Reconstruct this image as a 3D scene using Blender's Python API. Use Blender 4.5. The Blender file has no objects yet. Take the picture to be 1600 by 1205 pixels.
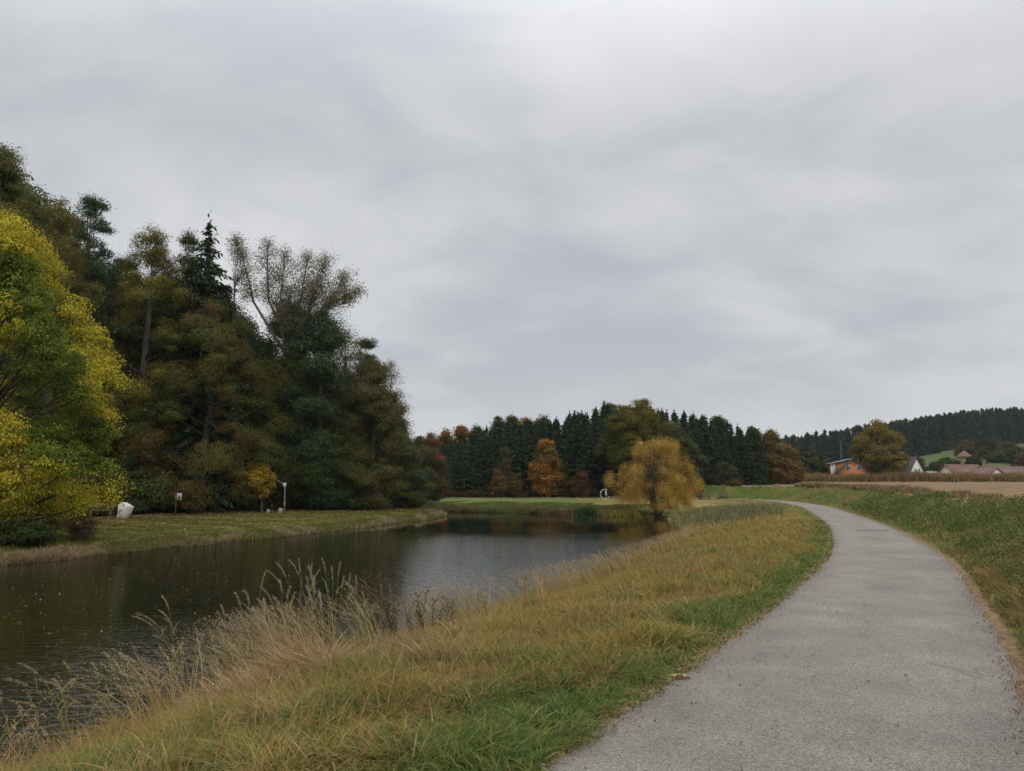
import bpy, math, random
import numpy as np
from mathutils import Vector
S = bpy.context.scene
# ------------------------------------------------------------------ camera
F = 1156.0; HZ = 755.0; CAMZ = 1.6
PITCH = math.atan((HZ-602.5)/F)
cam_d = bpy.data.cameras.new("camera"); cam = bpy.data.objects.new("camera", cam_d)
S.collection.objects.link(cam); S.camera = cam
cam_d.sensor_width = 36.0; cam_d.lens = 36.0*F/1600.0
cam_d.clip_start = 0.05; cam_d.clip_end = 9000
cam.location = (0, 0, CAMZ); cam.rotation_euler = (math.pi/2+PITCH, 0, 0)
# ------------------------------------------------------------------ world (overcast sky) and sun
W = bpy.data.worlds.new("World"); S.world = W; W.use_nodes = True
SUN_EL, SUN_AZ = math.radians(42), math.radians(150)     # azimuth from +Y clockwise
def build_world():
    nt = W.node_tree; nt.nodes.clear(); N = nt.nodes.new; L = nt.links.new
    out = N('ShaderNodeOutputWorld'); bg = N('ShaderNodeBackground'); L(bg.outputs[0], out.inputs[0])
    sky = N('ShaderNodeTexSky'); sky.sky_type = 'NISHITA'; sky.sun_disc = False
    sky.sun_elevation = SUN_EL; sky.sun_rotation = SUN_AZ; sky.dust_density = 3
    sc = N('ShaderNodeVectorMath'); sc.operation = 'SCALE'; L(sky.outputs[0], sc.inputs[0]); sc.inputs['Scale'].default_value = 0.08
    tc = N('ShaderNodeTexCoord'); sep = N('ShaderNodeSeparateXYZ'); L(tc.outputs['Generated'], sep.inputs[0])
    def M(op, a, b=None, c=None, clamp=False):
        m = N('ShaderNodeMath'); m.operation = op; m.use_clamp = clamp
        for i, v in enumerate((a, b, c)):
            if v is None: continue
            if isinstance(v, (int, float)): m.inputs[i].default_value = v
            else: L(v, m.inputs[i])
        return m.outputs[0]
    z = M('MAXIMUM', sep.outputs['Z'], 0.0)
    d = M('ADD', z, 0.30)
    cx = N('ShaderNodeCombineXYZ'); L(M('DIVIDE', sep.outputs['X'], d), cx.inputs[0]); L(M('DIVIDE', sep.outputs['Y'], d), cx.inputs[1])
    def noise(scale, detail, rough, loc, stretch=(1,1,1), dist=0.0, rz=0):
        mp = N('ShaderNodeMapping'); L(cx.outputs[0], mp.inputs[0]); mp.inputs['Location'].default_value = loc; mp.inputs['Scale'].default_value = stretch
        mp.inputs['Rotation'].default_value = (0, 0, rz)
        n = N('ShaderNodeTexNoise'); L(mp.outputs[0], n.inputs['Vector']); n.inputs['Scale'].default_value = scale
        n.inputs['Detail'].default_value = detail; n.inputs['Roughness'].default_value = rough; n.inputs['Distortion'].default_value = dist
        return n.outputs['Fac']
    a = noise(0.95, 3.5, 0.48, (3.1, 1.7, 0), (1.0, 1.0, 1), 0.25, 0.35)
    b = noise(2.9, 7, 0.55, (7.3, 2.2, 0), (1, 1.35, 1), 0.5, -0.6)
    c = noise(0.3, 2, 0.5, (1.2, 9.0, 0))
    v = M('ADD', M('ADD', M('MULTIPLY', a, 0.58), M('MULTIPLY', b, 0.28)), M('MULTIPLY', c, 0.14))
    cr = N('ShaderNodeValToRGB'); L(v, cr.inputs[0]); cr.color_ramp.interpolation = 'B_SPLINE'
    e = cr.color_ramp.elements; e[0].position = 0.38; e[0].color = (0.47, 0.487, 0.525, 1); e[1].position = 0.60; e[1].color = (0.72, 0.725, 0.735, 1)
    m1 = e.new(0.44); m1.color = (0.53, 0.545, 0.58, 1)
    m2 = e.new(0.50); m2.color = (0.605, 0.617, 0.64, 1)
    hz_ = N('ShaderNodeMapRange'); hz_.interpolation_type = 'SMOOTHSTEP'; L(z, hz_.inputs['Value']); hz_.inputs['From Min'].default_value = 0.02; hz_.inputs['From Max'].default_value = 0.22; hz_.inputs['To Min'].default_value = .6; hz_.inputs['To Max'].default_value = 0
    hmx = N('ShaderNodeMix'); hmx.data_type = 'RGBA'; L(hz_.outputs[0], hmx.inputs['Factor']); L(cr.outputs[0], hmx.inputs['A']); hmx.inputs['B'].default_value = (.60, .615, .64, 1)
    # an overcast sky is about three times brighter overhead than at the horizon
    el = N('ShaderNodeMapRange'); el.interpolation_type = 'SMOOTHSTEP'; L(z, el.inputs['Value'])
    el.inputs['From Min'].default_value = 0.42; el.inputs['From Max'].default_value = 0.95; el.inputs['To Min'].default_value = 1.0; el.inputs['To Max'].default_value = 2.7
    mul = N('ShaderNodeVectorMath'); mul.operation = 'SCALE'; L(hmx.outputs['Result'], mul.inputs[0]); L(el.outputs[0], mul.inputs['Scale'])
    mix = N('ShaderNodeMix'); mix.data_type = 'RGBA'; mix.inputs['Factor'].default_value = 0.95
    L(sc.outputs[0], mix.inputs['A']); L(mul.outputs[0], mix.inputs['B'])
    L(mix.outputs['Result'], bg.inputs['Color']); bg.inputs['Strength'].default_value = 1.04
build_world()
sl = bpy.data.lights.new("sun", 'SUN'); sun = bpy.data.objects.new("sun", sl); S.collection.objects.link(sun)
sl.energy = 0.8; sl.angle = math.radians(25); sl.color = (1.0, 0.95, 0.88)
sd = Vector((math.sin(SUN_AZ)*math.cos(SUN_EL), math.cos(SUN_AZ)*math.cos(SUN_EL), math.sin(SUN_EL)))
sun.rotation_euler = sd.to_track_quat('Z', 'Y').to_euler()
S.view_settings.view_transform = 'Standard'; S.view_settings.look = 'None'; S.view_settings.gamma = 1
S.view_settings.use_curve_mapping = False; S.view_settings.exposure = 0.0
S.render.engine = 'CYCLES'; S.cycles.use_denoising = True
S.cycles.max_bounces = 5; S.cycles.diffuse_bounces = 3; S.cycles.transmission_bounces = 3; S.cycles.transparent_max_bounces = 4
# ------------------------------------------------------------------ small maths
rng = np.random.default_rng(7)
def smooth(x): x = np.clip(x, 0, 1); return x*x*(3-2*x)
_perm = np.random.default_rng(99).random((256, 256))
def vnoise(x, y):
    xi = np.floor(x).astype(int); yi = np.floor(y).astype(int); fx = smooth(x-xi); fy = smooth(y-yi)
    a = _perm[xi & 255, yi & 255]; b = _perm[(xi+1) & 255, yi & 255]; c = _perm[xi & 255, (yi+1) & 255]; d = _perm[(xi+1) & 255, (yi+1) & 255]
    return (a*(1-fx)+b*fx)*(1-fy)+(c*(1-fx)+d*fx)*fy
def fbm(x, y, s=1.0, o=3):
    v = 0; a = 0.5; t = 0
    for k in range(o): v = v+a*vnoise(x/s+17.3*k, y/s+5.1*k); t += a; a *= 0.5; s *= 0.5
    return v/t
def ray(px, py):
    dx = (px-800)/F; dy = -(py-602.5)/F
    return np.array([dx, math.cos(PITCH)-dy*math.sin(PITCH), math.sin(PITCH)+dy*math.cos(PITCH)])
def at_z(px, py, z): r = ray(px, py); t = (z-CAMZ)/r[2]; return r[0]*t, r[1]*t
def at_y(px, py, Y): r = ray(px, py); t = Y/r[1]; return r[0]*t, Y, CAMZ+r[2]*t
# ------------------------------------------------------------------ plan of the place
WZ = -1.4
near_shore = np.array([(-30,-14),(-15,-6),(-10.5,0),(-5.6,4.4),(-4.9,7.0),(-4.35,9.6),(-3.4,12.1),(-1.9,14.6),(0.4,19),(2.9,25),(6.2,33),(8.6,40),(10.8,48),(12.4,58),(13.6,66),(15.5,71),(17.5,76)], float)
far_shore = np.array([(17.5,76),(13.0,73.5),(9.5,70.0),(4.0,73.5),(0.5,75.5),(-7,79),(-13,82),(-15,79),(-9,75.5),(-6.4,70),(-6.6,64),(-8.2,57.8),(-10.5,49.5),(-12.3,43),(-14,39.6),(-15.6,35.7),(-17,32.4),(-18,29),(-19.5,27),(-26,19),(-38,4),(-52,-14)], float)
def spline(P, n=8):
    P = np.array(P, float); Q = np.vstack([2*P[0]-P[1], P, 2*P[-1]-P[-2]]); out = []
    for i in range(1, len(Q)-2):
        for t in np.linspace(0, 1, n, endpoint=False):
            out.append(0.5*((2*Q[i])+(-Q[i-1]+Q[i+1])*t+(2*Q[i-1]-5*Q[i]+4*Q[i+1]-Q[i+2])*t*t+(-Q[i-1]+3*Q[i]-3*Q[i+1]+Q[i+2])*t**3))
    out.append(Q[-2]); return np.array(out)
near_s = spline(near_shore, 4); far_s = spline(far_shore, 3)
near_s[1:-1] += (np.random.default_rng(3).random((len(near_s)-2, 2))-.5)*0.35
far_s[1:-1] += (np.random.default_rng(4).random((len(far_s)-2, 2))-.5)*0.5
water_poly = np.vstack([near_s, far_s[1:]])
path_c = spline([(-5.5,-12),(-2.1,-4),(-0.6,0),(0.38,2.1),(1.44,4.2),(2.78,6.5),(5.15,10.75),(9.9,20.1),(16.3,35.6),(22.4,52.8),(27.5,68),(30.6,81),(32.3,91),(31.6,98.5),(28,102),(22,104),(10,108),(-10,112),(-40,114)], 6)
HALF = 1.27
def seg_dist(P, L, signed=False):
    """distance from each point of P to polyline L; optionally the side (+ right) and the Y of the nearest point"""
    best = np.full(len(P), 1e18); side = np.zeros(len(P)); ny = np.zeros(len(P))
    for i in range(len(L)-1):
        a = L[i]; d = L[i+1]-a; l2 = d@d
        if l2 < 1e-9: continue
        rx = P[:,0]-a[0]; ry = P[:,1]-a[1]
        t = np.clip((rx*d[0]+ry*d[1])/l2, 0, 1)
        ex = rx-t*d[0]; ey = ry-t*d[1]; q = ex*ex+ey*ey
        m = q < best; best = np.where(m, q, best)
        if signed:
            side = np.where(m, np.sign(rx*d[1]-ry*d[0]), side); ny = np.where(m, a[1]+t*d[1], ny)
    return (np.sqrt(best), side, ny) if signed else np.sqrt(best)
def inside(P, poly):
    c = np.zeros(len(P), bool); n = len(poly)
    for i in range(n):
        x1, y1 = poly[i]; x2, y2 = poly[(i+1) % n]
        if y1 == y2: continue
        m = ((y1 > P[:,1]) != (y2 > P[:,1])) & (P[:,0] < (x2-x1)*(P[:,1]-y1)/(y2-y1)+x1)
        c ^= m
    return c
def zpath(Y): return -0.00865*58*np.tanh(np.clip(Y, -20, 500)/58*1.15)/np.tanh(1.15)*1.0
class Info: pass
def survey(P):
    """heights and masks of the ground at the points P (N,2)"""
    P = np.asarray(P, float); o = Info()
    dn = seg_dist(P, near_s); do = seg_dist(P, far_s); ins = inside(P, water_poly)
    dc, side, ny = seg_dist(P, path_c, True)
    dp = dc-HALF; zp = zpath(ny); X, Y = P[:,0], P[:,1]; dw = np.minimum(dn, do)
    dpp = np.maximum(dp, 0)
    t = dn/(dn+dpp+1e-6); znear = WZ+(zp-WZ)*(1-(1-t)**1.7)
    zoth = WZ+0.55*(1-np.exp(-do/1.1))+0.25*smooth(do/35)
    w = smooth(do/(dn+do+1e-6)*1.6-0.3)
    zl = zoth*(1-w)+znear*w
    zl = zl+(zp-zl)*np.exp(-(dpp/3.0)**2)
    zf = 0.7+0.0095*np.clip(Y-60, 0, 140)
    m = np.maximum(smooth((X-12)/14), 1-smooth((Y-80)/15))
    zf = -0.6+(zf+0.6)*m
    zr = zp+(zf-zp)*smooth((dpp+0.25*(fbm(X, Y, 2.2)-.5))/5.1)**0.9
    right = side > 0
    z = np.where(right, zr, zl)
    az = X/np.maximum(Y, 1)
    hill = np.clip(Y-235, 0, 420)*0.11*(0.25+0.75*smooth((az-0.30)/0.38))*smooth((az-0.22)/0.12)
    z = z+hill
    z = z+np.where(dp > 0, (fbm(X, Y, 1.4)-.5)*np.where(right, .42, 0.18)*np.clip(dpp/2.0, 0, 1)*np.clip(dw/1.5, 0, 1), 0)
    z = np.where(ins, WZ-np.minimum(1.3, 0.05+0.7*dw), z)
    z = np.where(dp < -0.02, zp-0.03, z)
    o.z = z; o.dw = np.where(ins, -dw, dw); o.dn = dn; o.do = do; o.dp = dp; o.right = right; o.ins = ins; o.zp = zp; o.m = m; o.near = dn < do
    # field mask
    edge = 4.7+1.0*(fbm(X, Y, 3)-.5)*2+np.clip((Y-60)/30, 0, 1)*1.0
    o.field = right & (dp > edge) & (m > 0.95) & (X > 0) & (Y < 205) & (az > 0.15)
    return o
def hit(px, py):
    r = ray(px, py); t = np.geomspace(2, 400, 1500); P = np.c_[r[0]*t, r[1]*t]; z = CAMZ+r[2]*t
    h = survey(P).z; h = np.maximum(h, WZ); k = np.argmax(z < h)
    return float(P[k,0]), float(P[k,1]), float(h[k])
def gz(x, y): return float(survey(np.array([[x, y]])).z[0])
# ------------------------------------------------------------------ mesh helpers
COL = S.collection
def mk_mesh(name, V, faces, col=None, smooth_sh=False):
    """faces: list of (n,k) int arrays"""
    me = bpy.data.meshes.new(name); V = np.asarray(V, np.float32)
    me.vertices.add(len(V)); me.vertices.foreach_set('co', V.ravel())
    faces = [np.asarray(f, np.int32) for f in faces if len(f)]
    li = np.concatenate([f.ravel() for f in faces]); tot = np.concatenate([np.full(len(f), f.shape[1], np.int32) for f in faces])
    me.loops.add(len(li)); me.loops.foreach_set('vertex_index', li)
    me.polygons.add(len(tot)); st = np.zeros(len(tot), np.int32); st[1:] = np.cumsum(tot)[:-1]
    me.polygons.foreach_set('loop_start', st)
    if smooth_sh: me.polygons.foreach_set('use_smooth', np.ones(len(tot), bool))
    me.update(calc_edges=True)
    if col is not None:
        a = me.color_attributes.new('Col', 'FLOAT_COLOR', 'POINT'); c = np.ones((len(V), 4), np.float32); c[:,:3] = col
        a.data.foreach_set('color', c.ravel())
    return me
def obj(name, me, mat=None, parent=None, loc=None):
    o = bpy.data.objects.new(name, me); COL.objects.link(o)
    if mat and not me.materials: me.materials.append(mat)
    if parent: o.parent = parent
    if loc is not None: o.location = loc
    return o
ORD = ['first', 'second', 'third', 'fourth', 'fifth', 'sixth', 'seventh', 'eighth', 'ninth', 'tenth', 'eleventh', 'twelfth', 'thirteenth', 'fourteenth', 'fifteenth', 'sixteenth', 'seventeenth', 'eighteenth']
def place_word(px, marks, count):
    """'third right of the orange maple': counts on from the last landmark at or left of px"""
    k = max((m for m in marks if m[0] <= px), default=marks[0]); count[k] = count.get(k, -1)+1; return ORD[count[k]]+' right of the '+k[1]
def tag(o, label=None, cat=None, group=None, kind=None):
    if label: o['label'] = label
    if cat: o['category'] = cat
    if group: o['group'] = group
    if kind: o['kind'] = kind
    return o
def empty(name, loc, rz=0, sc=1.0):
    o = bpy.data.objects.new(name, None); COL.objects.link(o); o.location = loc; o.rotation_euler = (0, 0, rz); o.scale = (sc,)*3 if not isinstance(sc, tuple) else sc
    o.empty_display_size = 0.3; return o
def copy_tree(root, loc, rz, sc, label=None, group=None):
    r = root.copy(); COL.objects.link(r); r.location = loc; r.rotation_euler = (0, 0, rz); r.scale = (sc,)*3 if not isinstance(sc, tuple) else sc
    if label: r['label'] = label
    if group: r['group'] = group
    for ch in list(root.children):
        c = ch.copy(); COL.objects.link(c); c.parent = r
    return r
class MB:
    """gathers verts / quads / tris / ngons"""
    def __init__(s): s.V = []; s.F = {}; s.n = 0; s.C = []
    def add(s, V, faces, col=None):
        V = np.asarray(V, float); s.V.append(V)
        for f in faces:
            f = np.asarray(f, int)
            if f.size: s.F.setdefault(f.shape[1], []).append(f+s.n)
        s.C.append(np.broadcast_to(np.array(col if col is not None else (1, 1, 1), float), (len(V), 3))); s.n += len(V)
    def box(s, lo, hi, col=None):
        x0, y0, z0 = lo; x1, y1, z1 = hi
        s.add([(x0,y0,z0),(x1,y0,z0),(x1,y1,z0),(x0,y1,z0),(x0,y0,z1),(x1,y0,z1),(x1,y1,z1),(x0,y1,z1)],
              [[(0,3,2,1),(4,5,6,7),(0,1,5,4),(1,2,6,5),(2,3,7,6),(3,0,4,7)]], col)
    def prism(s, poly, y0, y1, col=None):
        """poly of (x,z), extruded along y"""
        n = len(poly); V = [(x, y0, z) for x, z in poly]+[(x, y1, z) for x, z in poly]
        s.add(V, [[tuple(range(n))], [tuple(range(2*n-1, n-1, -1))], [(i, i+n, (i+1) % n+n, (i+1) % n) for i in range(n)]], col)
    def tube(s, pts, rad, sides=6, col=None, cap=True):
        pts = np.asarray(pts, float); k = len(pts); rad = np.broadcast_to(np.asarray(rad, float), (k,))
        d = np.gradient(pts, axis=0); d /= np.linalg.norm(d, axis=1)[:, None]+1e-9
        ref = np.array([0, 0, 1.]) if abs(d[0][2]) < .9 else np.array([1., 0, 0])
        u = np.cross(d, ref); u /= np.linalg.norm(u, axis=1)[:, None]+1e-9; v = np.cross(d, u)
        a = np.linspace(0, 2*np.pi, sides, endpoint=False)
        V = pts[:, None]+rad[:, None, None]*(np.cos(a)[None, :, None]*u[:, None]+np.sin(a)[None, :, None]*v[:, None])
        i = np.arange(k-1)[:, None]*sides; j = np.arange(sides)[None]
        q = np.stack([i+j, i+(j+1) % sides, i+sides+(j+1) % sides, i+sides+j], -1).reshape(-1, 4)
        fs = [q]
        if cap: fs.append(np.array([np.arange(sides)[::-1], np.arange(sides)+(k-1)*sides]))
        s.add(V.reshape(-1, 3), fs, col)
    def mesh(s, name, col=False, sm=False):
        return mk_mesh(name, np.vstack(s.V), [np.vstack(f) for f in s.F.values()], np.vstack(s.C) if col else None, sm)
def unit(a): return a/(np.linalg.norm(a, axis=-1, keepdims=True)+1e-9)
def leaves_mesh(name, P, L, Wd, col, r, updown=0.0, axis=None, flat=0.0, nrm=None):
    """one rhombic leaf per point; axis: preferred direction, updown: how strongly"""
    n = len(P); a = r.normal(size=(n, 3))
    if axis is not None: a = unit(a)*(1-updown)+axis*updown
    a = unit(a); b = r.normal(size=(n, 3))
    if nrm is not None: b = unit(nrm+r.normal(size=(n, 3))*.42); a = unit(a-b*np.sum(a*b, axis=1, keepdims=True))
    if flat: b[:, 2] *= (1-flat)
    b = unit(np.cross(a, b)); L = np.broadcast_to(L, (n,))[:, None]*(0.7+0.6*r.random((n, 1))); Wd = np.broadcast_to(Wd, (n,))[:, None]*(0.7+0.6*r.random((n, 1)))
    V = np.stack([P-a*L*.5, P+b*Wd*.5+a*L*.05, P+a*L*.5, P-b*Wd*.5+a*L*.05], 1).reshape(-1, 3)
    return mk_mesh(name, V, [np.arange(4*n).reshape(n, 4)], np.repeat(col, 4, axis=0))
# ------------------------------------------------------------------ materials
def new_mat(name):
    m = bpy.data.materials.new(name); m.use_nodes = True; nt = m.node_tree; nt.nodes.clear()
    return m, nt, nt.nodes.new, nt.links.new
def leaf_mat(name, trans=0.3, rough=0.6, spec=0.25):
    m, nt, N, L = new_mat(name); out = N('ShaderNodeOutputMaterial'); at = N('ShaderNodeAttribute'); at.attribute_name = 'Col'
    p = N('ShaderNodeBsdfPrincipled'); p.inputs['Roughness'].default_value = rough; p.inputs['Specular IOR Level'].default_value = spec
    L(at.outputs['Color'], p.inputs['Base Color']); t = N('ShaderNodeBsdfTranslucent'); L(at.outputs['Color'], t.inputs['Color'])
    mx = N('ShaderNodeMixShader'); mx.inputs[0].default_value = trans; L(p.outputs[0], mx.inputs[1]); L(t.outputs[0], mx.inputs[2]); L(mx.outputs[0], out.inputs[0])
    return m
def noise_mat(name, stops, scale=5, detail=5, rough=0.9, bump=0.0, bscale=None, coord='Object', stretch=(1,1,1), spec=0.3, metal=0.0, rgh=0.6, bdist=0.02):
    m, nt, N, L = new_mat(name); out = N('ShaderNodeOutputMaterial'); p = N('ShaderNodeBsdfPrincipled'); L(p.outputs[0], out.inputs[0])
    p.inputs['Roughness'].default_value = rough; p.inputs['Specular IOR Level'].default_value = spec; p.inputs['Metallic'].default_value = metal
    tc = N('ShaderNodeTexCoord'); mp = N('ShaderNodeMapping'); L(tc.outputs[coord], mp.inputs[0]); mp.inputs['Scale'].default_value = stretch
    n = N('ShaderNodeTexNoise'); L(mp.outputs[0], n.inputs['Vector']); n.inputs['Scale'].default_value = scale; n.inputs['Detail'].default_value = detail; n.inputs['Roughness'].default_value = rgh
    cr = N('ShaderNodeValToRGB'); L(n.outputs['Fac'], cr.inputs[0]); e = cr.color_ramp.elements
    while len(e) < len(stops): e.new(0.5)
    for k, (q, c) in enumerate(stops): e[k].position = q; e[k].color = (*c, 1)
    L(cr.outputs[0], p.inputs['Base Color'])
    if bump:
        n2 = N('ShaderNodeTexNoise'); L(mp.outputs[0], n2.inputs['Vector']); n2.inputs['Scale'].default_value = bscale or scale*2; n2.inputs['Detail'].default_value = 4
        b = N('ShaderNodeBump'); b.inputs['Strength'].default_value = bump; b.inputs['Distance'].default_value = bdist; L(n2.outputs['Fac'], b.inputs['Height']); L(b.outputs[0], p.inputs['Normal'])
    return m
M_leaf = leaf_mat('leaf', .4, .7, .06); M_needle = leaf_mat('needle', 0.1, 0.8, 0.04); M_grass = leaf_mat('grass_blade', 0.3, 0.7, 0.1)
M_bark = noise_mat('bark', [(0.3, (0.035, 0.028, 0.02)), (0.7, (0.10, 0.085, 0.065))], 6, 6, bump=0.6, stretch=(1, 1, .25))
M_bark_pale = noise_mat('pale_bark', [(0.3, (0.10, 0.09, 0.075)), (0.7, (0.22, 0.20, 0.17))], 6, 6, bump=0.4, stretch=(1, 1, .3))
# ---- ground
def ground_material():
    m, nt, N, L = new_mat('meadow_ground'); out = N('ShaderNodeOutputMaterial'); p = N('ShaderNodeBsdfPrincipled'); L(p.outputs[0], out.inputs[0])
    p.inputs['Roughness'].default_value = 0.95; p.inputs['Specular IOR Level'].default_value = 0.1
    at = N('ShaderNodeAttribute'); at.attribute_name = 'Col'; tc = N('ShaderNodeTexCoord')
    n = N('ShaderNodeTexNoise'); L(tc.outputs['Object'], n.inputs['Vector']); n.inputs['Scale'].default_value = 7; n.inputs['Detail'].default_value = 9; n.inputs['Roughness'].default_value = .72
    mr = N('ShaderNodeMapRange'); L(n.outputs['Fac'], mr.inputs['Value']); mr.inputs['From Min'].default_value = .3; mr.inputs['From Max'].default_value = .7; mr.inputs['To Min'].default_value = .55; mr.inputs['To Max'].default_value = 1.52
    v = N('ShaderNodeVectorMath'); v.operation = 'SCALE'; L(at.outputs['Color'], v.inputs[0]); L(mr.outputs[0], v.inputs['Scale']); L(v.outputs[0], p.inputs['Base Color'])
    b = N('ShaderNodeBump'); b.inputs['Strength'].default_value = .8; b.inputs['Distance'].default_value = .05; L(n.outputs['Fac'], b.inputs['Height']); L(b.outputs[0], p.inputs['Normal'])
    return m
M_ground = ground_material()
M_field = noise_mat('stubble', [(0.28, (0.13, 0.08, 0.045)), (0.5, (0.205, 0.135, 0.075)), (0.72, (0.27, 0.19, 0.11))], 0.5, 10, rough=0.95, bump=.7, bscale=9, rgh=.75, bdist=.06, spec=.1, stretch=(.35, 1.6, 1))
GREEN = np.array((0.070, 0.115, 0.020)); STRAW = np.array((0.33, 0.25, 0.10)); OLIVE = np.array((0.165, 0.155, 0.04)); RUST = np.array((0.30, 0.175, 0.065)); DIRT = np.array((0.17, 0.115, 0.065)); YEL = np.array((0.31, 0.22, 0.06))
def lerp(a, b, t): t = np.asarray(t)[:, None]; return a*(1-t)+b*t
def ground_colour(P, o):
    X, Y = P[:,0], P[:,1]; n1 = fbm(X, Y, 3.0); n2 = fbm(X+50, Y-20, 1.1); n3 = fbm(X-30, Y+70, 6)
    c = lerp(OLIVE*.75, STRAW*.75, smooth((n1-.35)/.3)); c = lerp(c, RUST*.7, smooth((n2-.5)/.25)*.6)
    c = lerp(c, GREEN*.8, smooth((1.0-o.dp)/.9)*.85)
    cr = lerp(GREEN*.8, OLIVE*.7, smooth((n1-.4)/.3)); c = np.where(o.right[:,None], cr, c)
    far = (~o.right) & (o.do < o.dn)
    leftbank = far & (X < -5) & (Y < 78)
    lawn = lerp(np.array((.075, .085, .018)), np.array((.125, .115, .03)), smooth((n2-.35)/.35))
    lawn = lerp(lawn, np.array((.10, .06, .03)), smooth((o.do-9)/7)*.8)      # leaf litter towards the trees
    c = np.where(leftbank[:,None], lawn, c)
    fb = far & ~leftbank
    c = np.where(fb[:,None], lerp(np.array((.085, .125, .03)), np.array((.125, .14, .04)), smooth((n2-.35)/.4)), c)
    c = lerp(c, np.array((.03, .025, .018)), smooth((.25-o.dw)/.3))
    c = lerp(c, DIRT*1.25, smooth((.24-o.dp)/.14))
    hillm = smooth((Y-215)/20); c = lerp(c, np.array((.075, .10, .035)), hillm*(X > 0))
    return c
def build_ground():
    rad = np.concatenate([np.geomspace(1.0, 130, 330), np.geomspace(133, 4000, 90)])
    A = np.concatenate([np.radians(np.linspace(-55, 55, 560)), np.radians(np.linspace(57, 303, 120))])
    nA, nR = len(A), len(rad)
    X = rad[:,None]*np.sin(A)[None]; Y = rad[:,None]*np.cos(A)[None]; P = np.c_[X.ravel(), Y.ravel()]
    o = survey(P); V = np.c_[P, o.z]
    c0 = survey(np.zeros((1, 2))); V = np.vstack([V, [(0, 0, c0.z[0])]])
    i = np.arange(nR-1)[:,None]*nA; j = np.arange(nA)[None]; jn = (j+1) % nA
    q = np.stack([i+j, i+nA+j, i+nA+jn, i+jn], -1).reshape(-1, 4)[:, ::-1]
    tri = np.c_[np.full(nA, len(V)-1), np.arange(nA), (np.arange(nA)+1) % nA][:, ::-1]
    fm = np.append(o.field, False); isf = fm[q].sum(1) >= 3
    col = np.vstack([ground_colour(P, o), [DIRT]])
    g = obj('ground', mk_mesh('ground', V, [q[~isf], tri], col, True), M_ground); tag(g, kind='structure')
    qf = q[isf]; u, inv = np.unique(qf, return_inverse=True)
    f = obj('stubble_field', mk_mesh('stubble_field', V[u], [inv.reshape(-1, 4)], None, True), M_field); tag(f, kind='structure')
build_ground()
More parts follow.
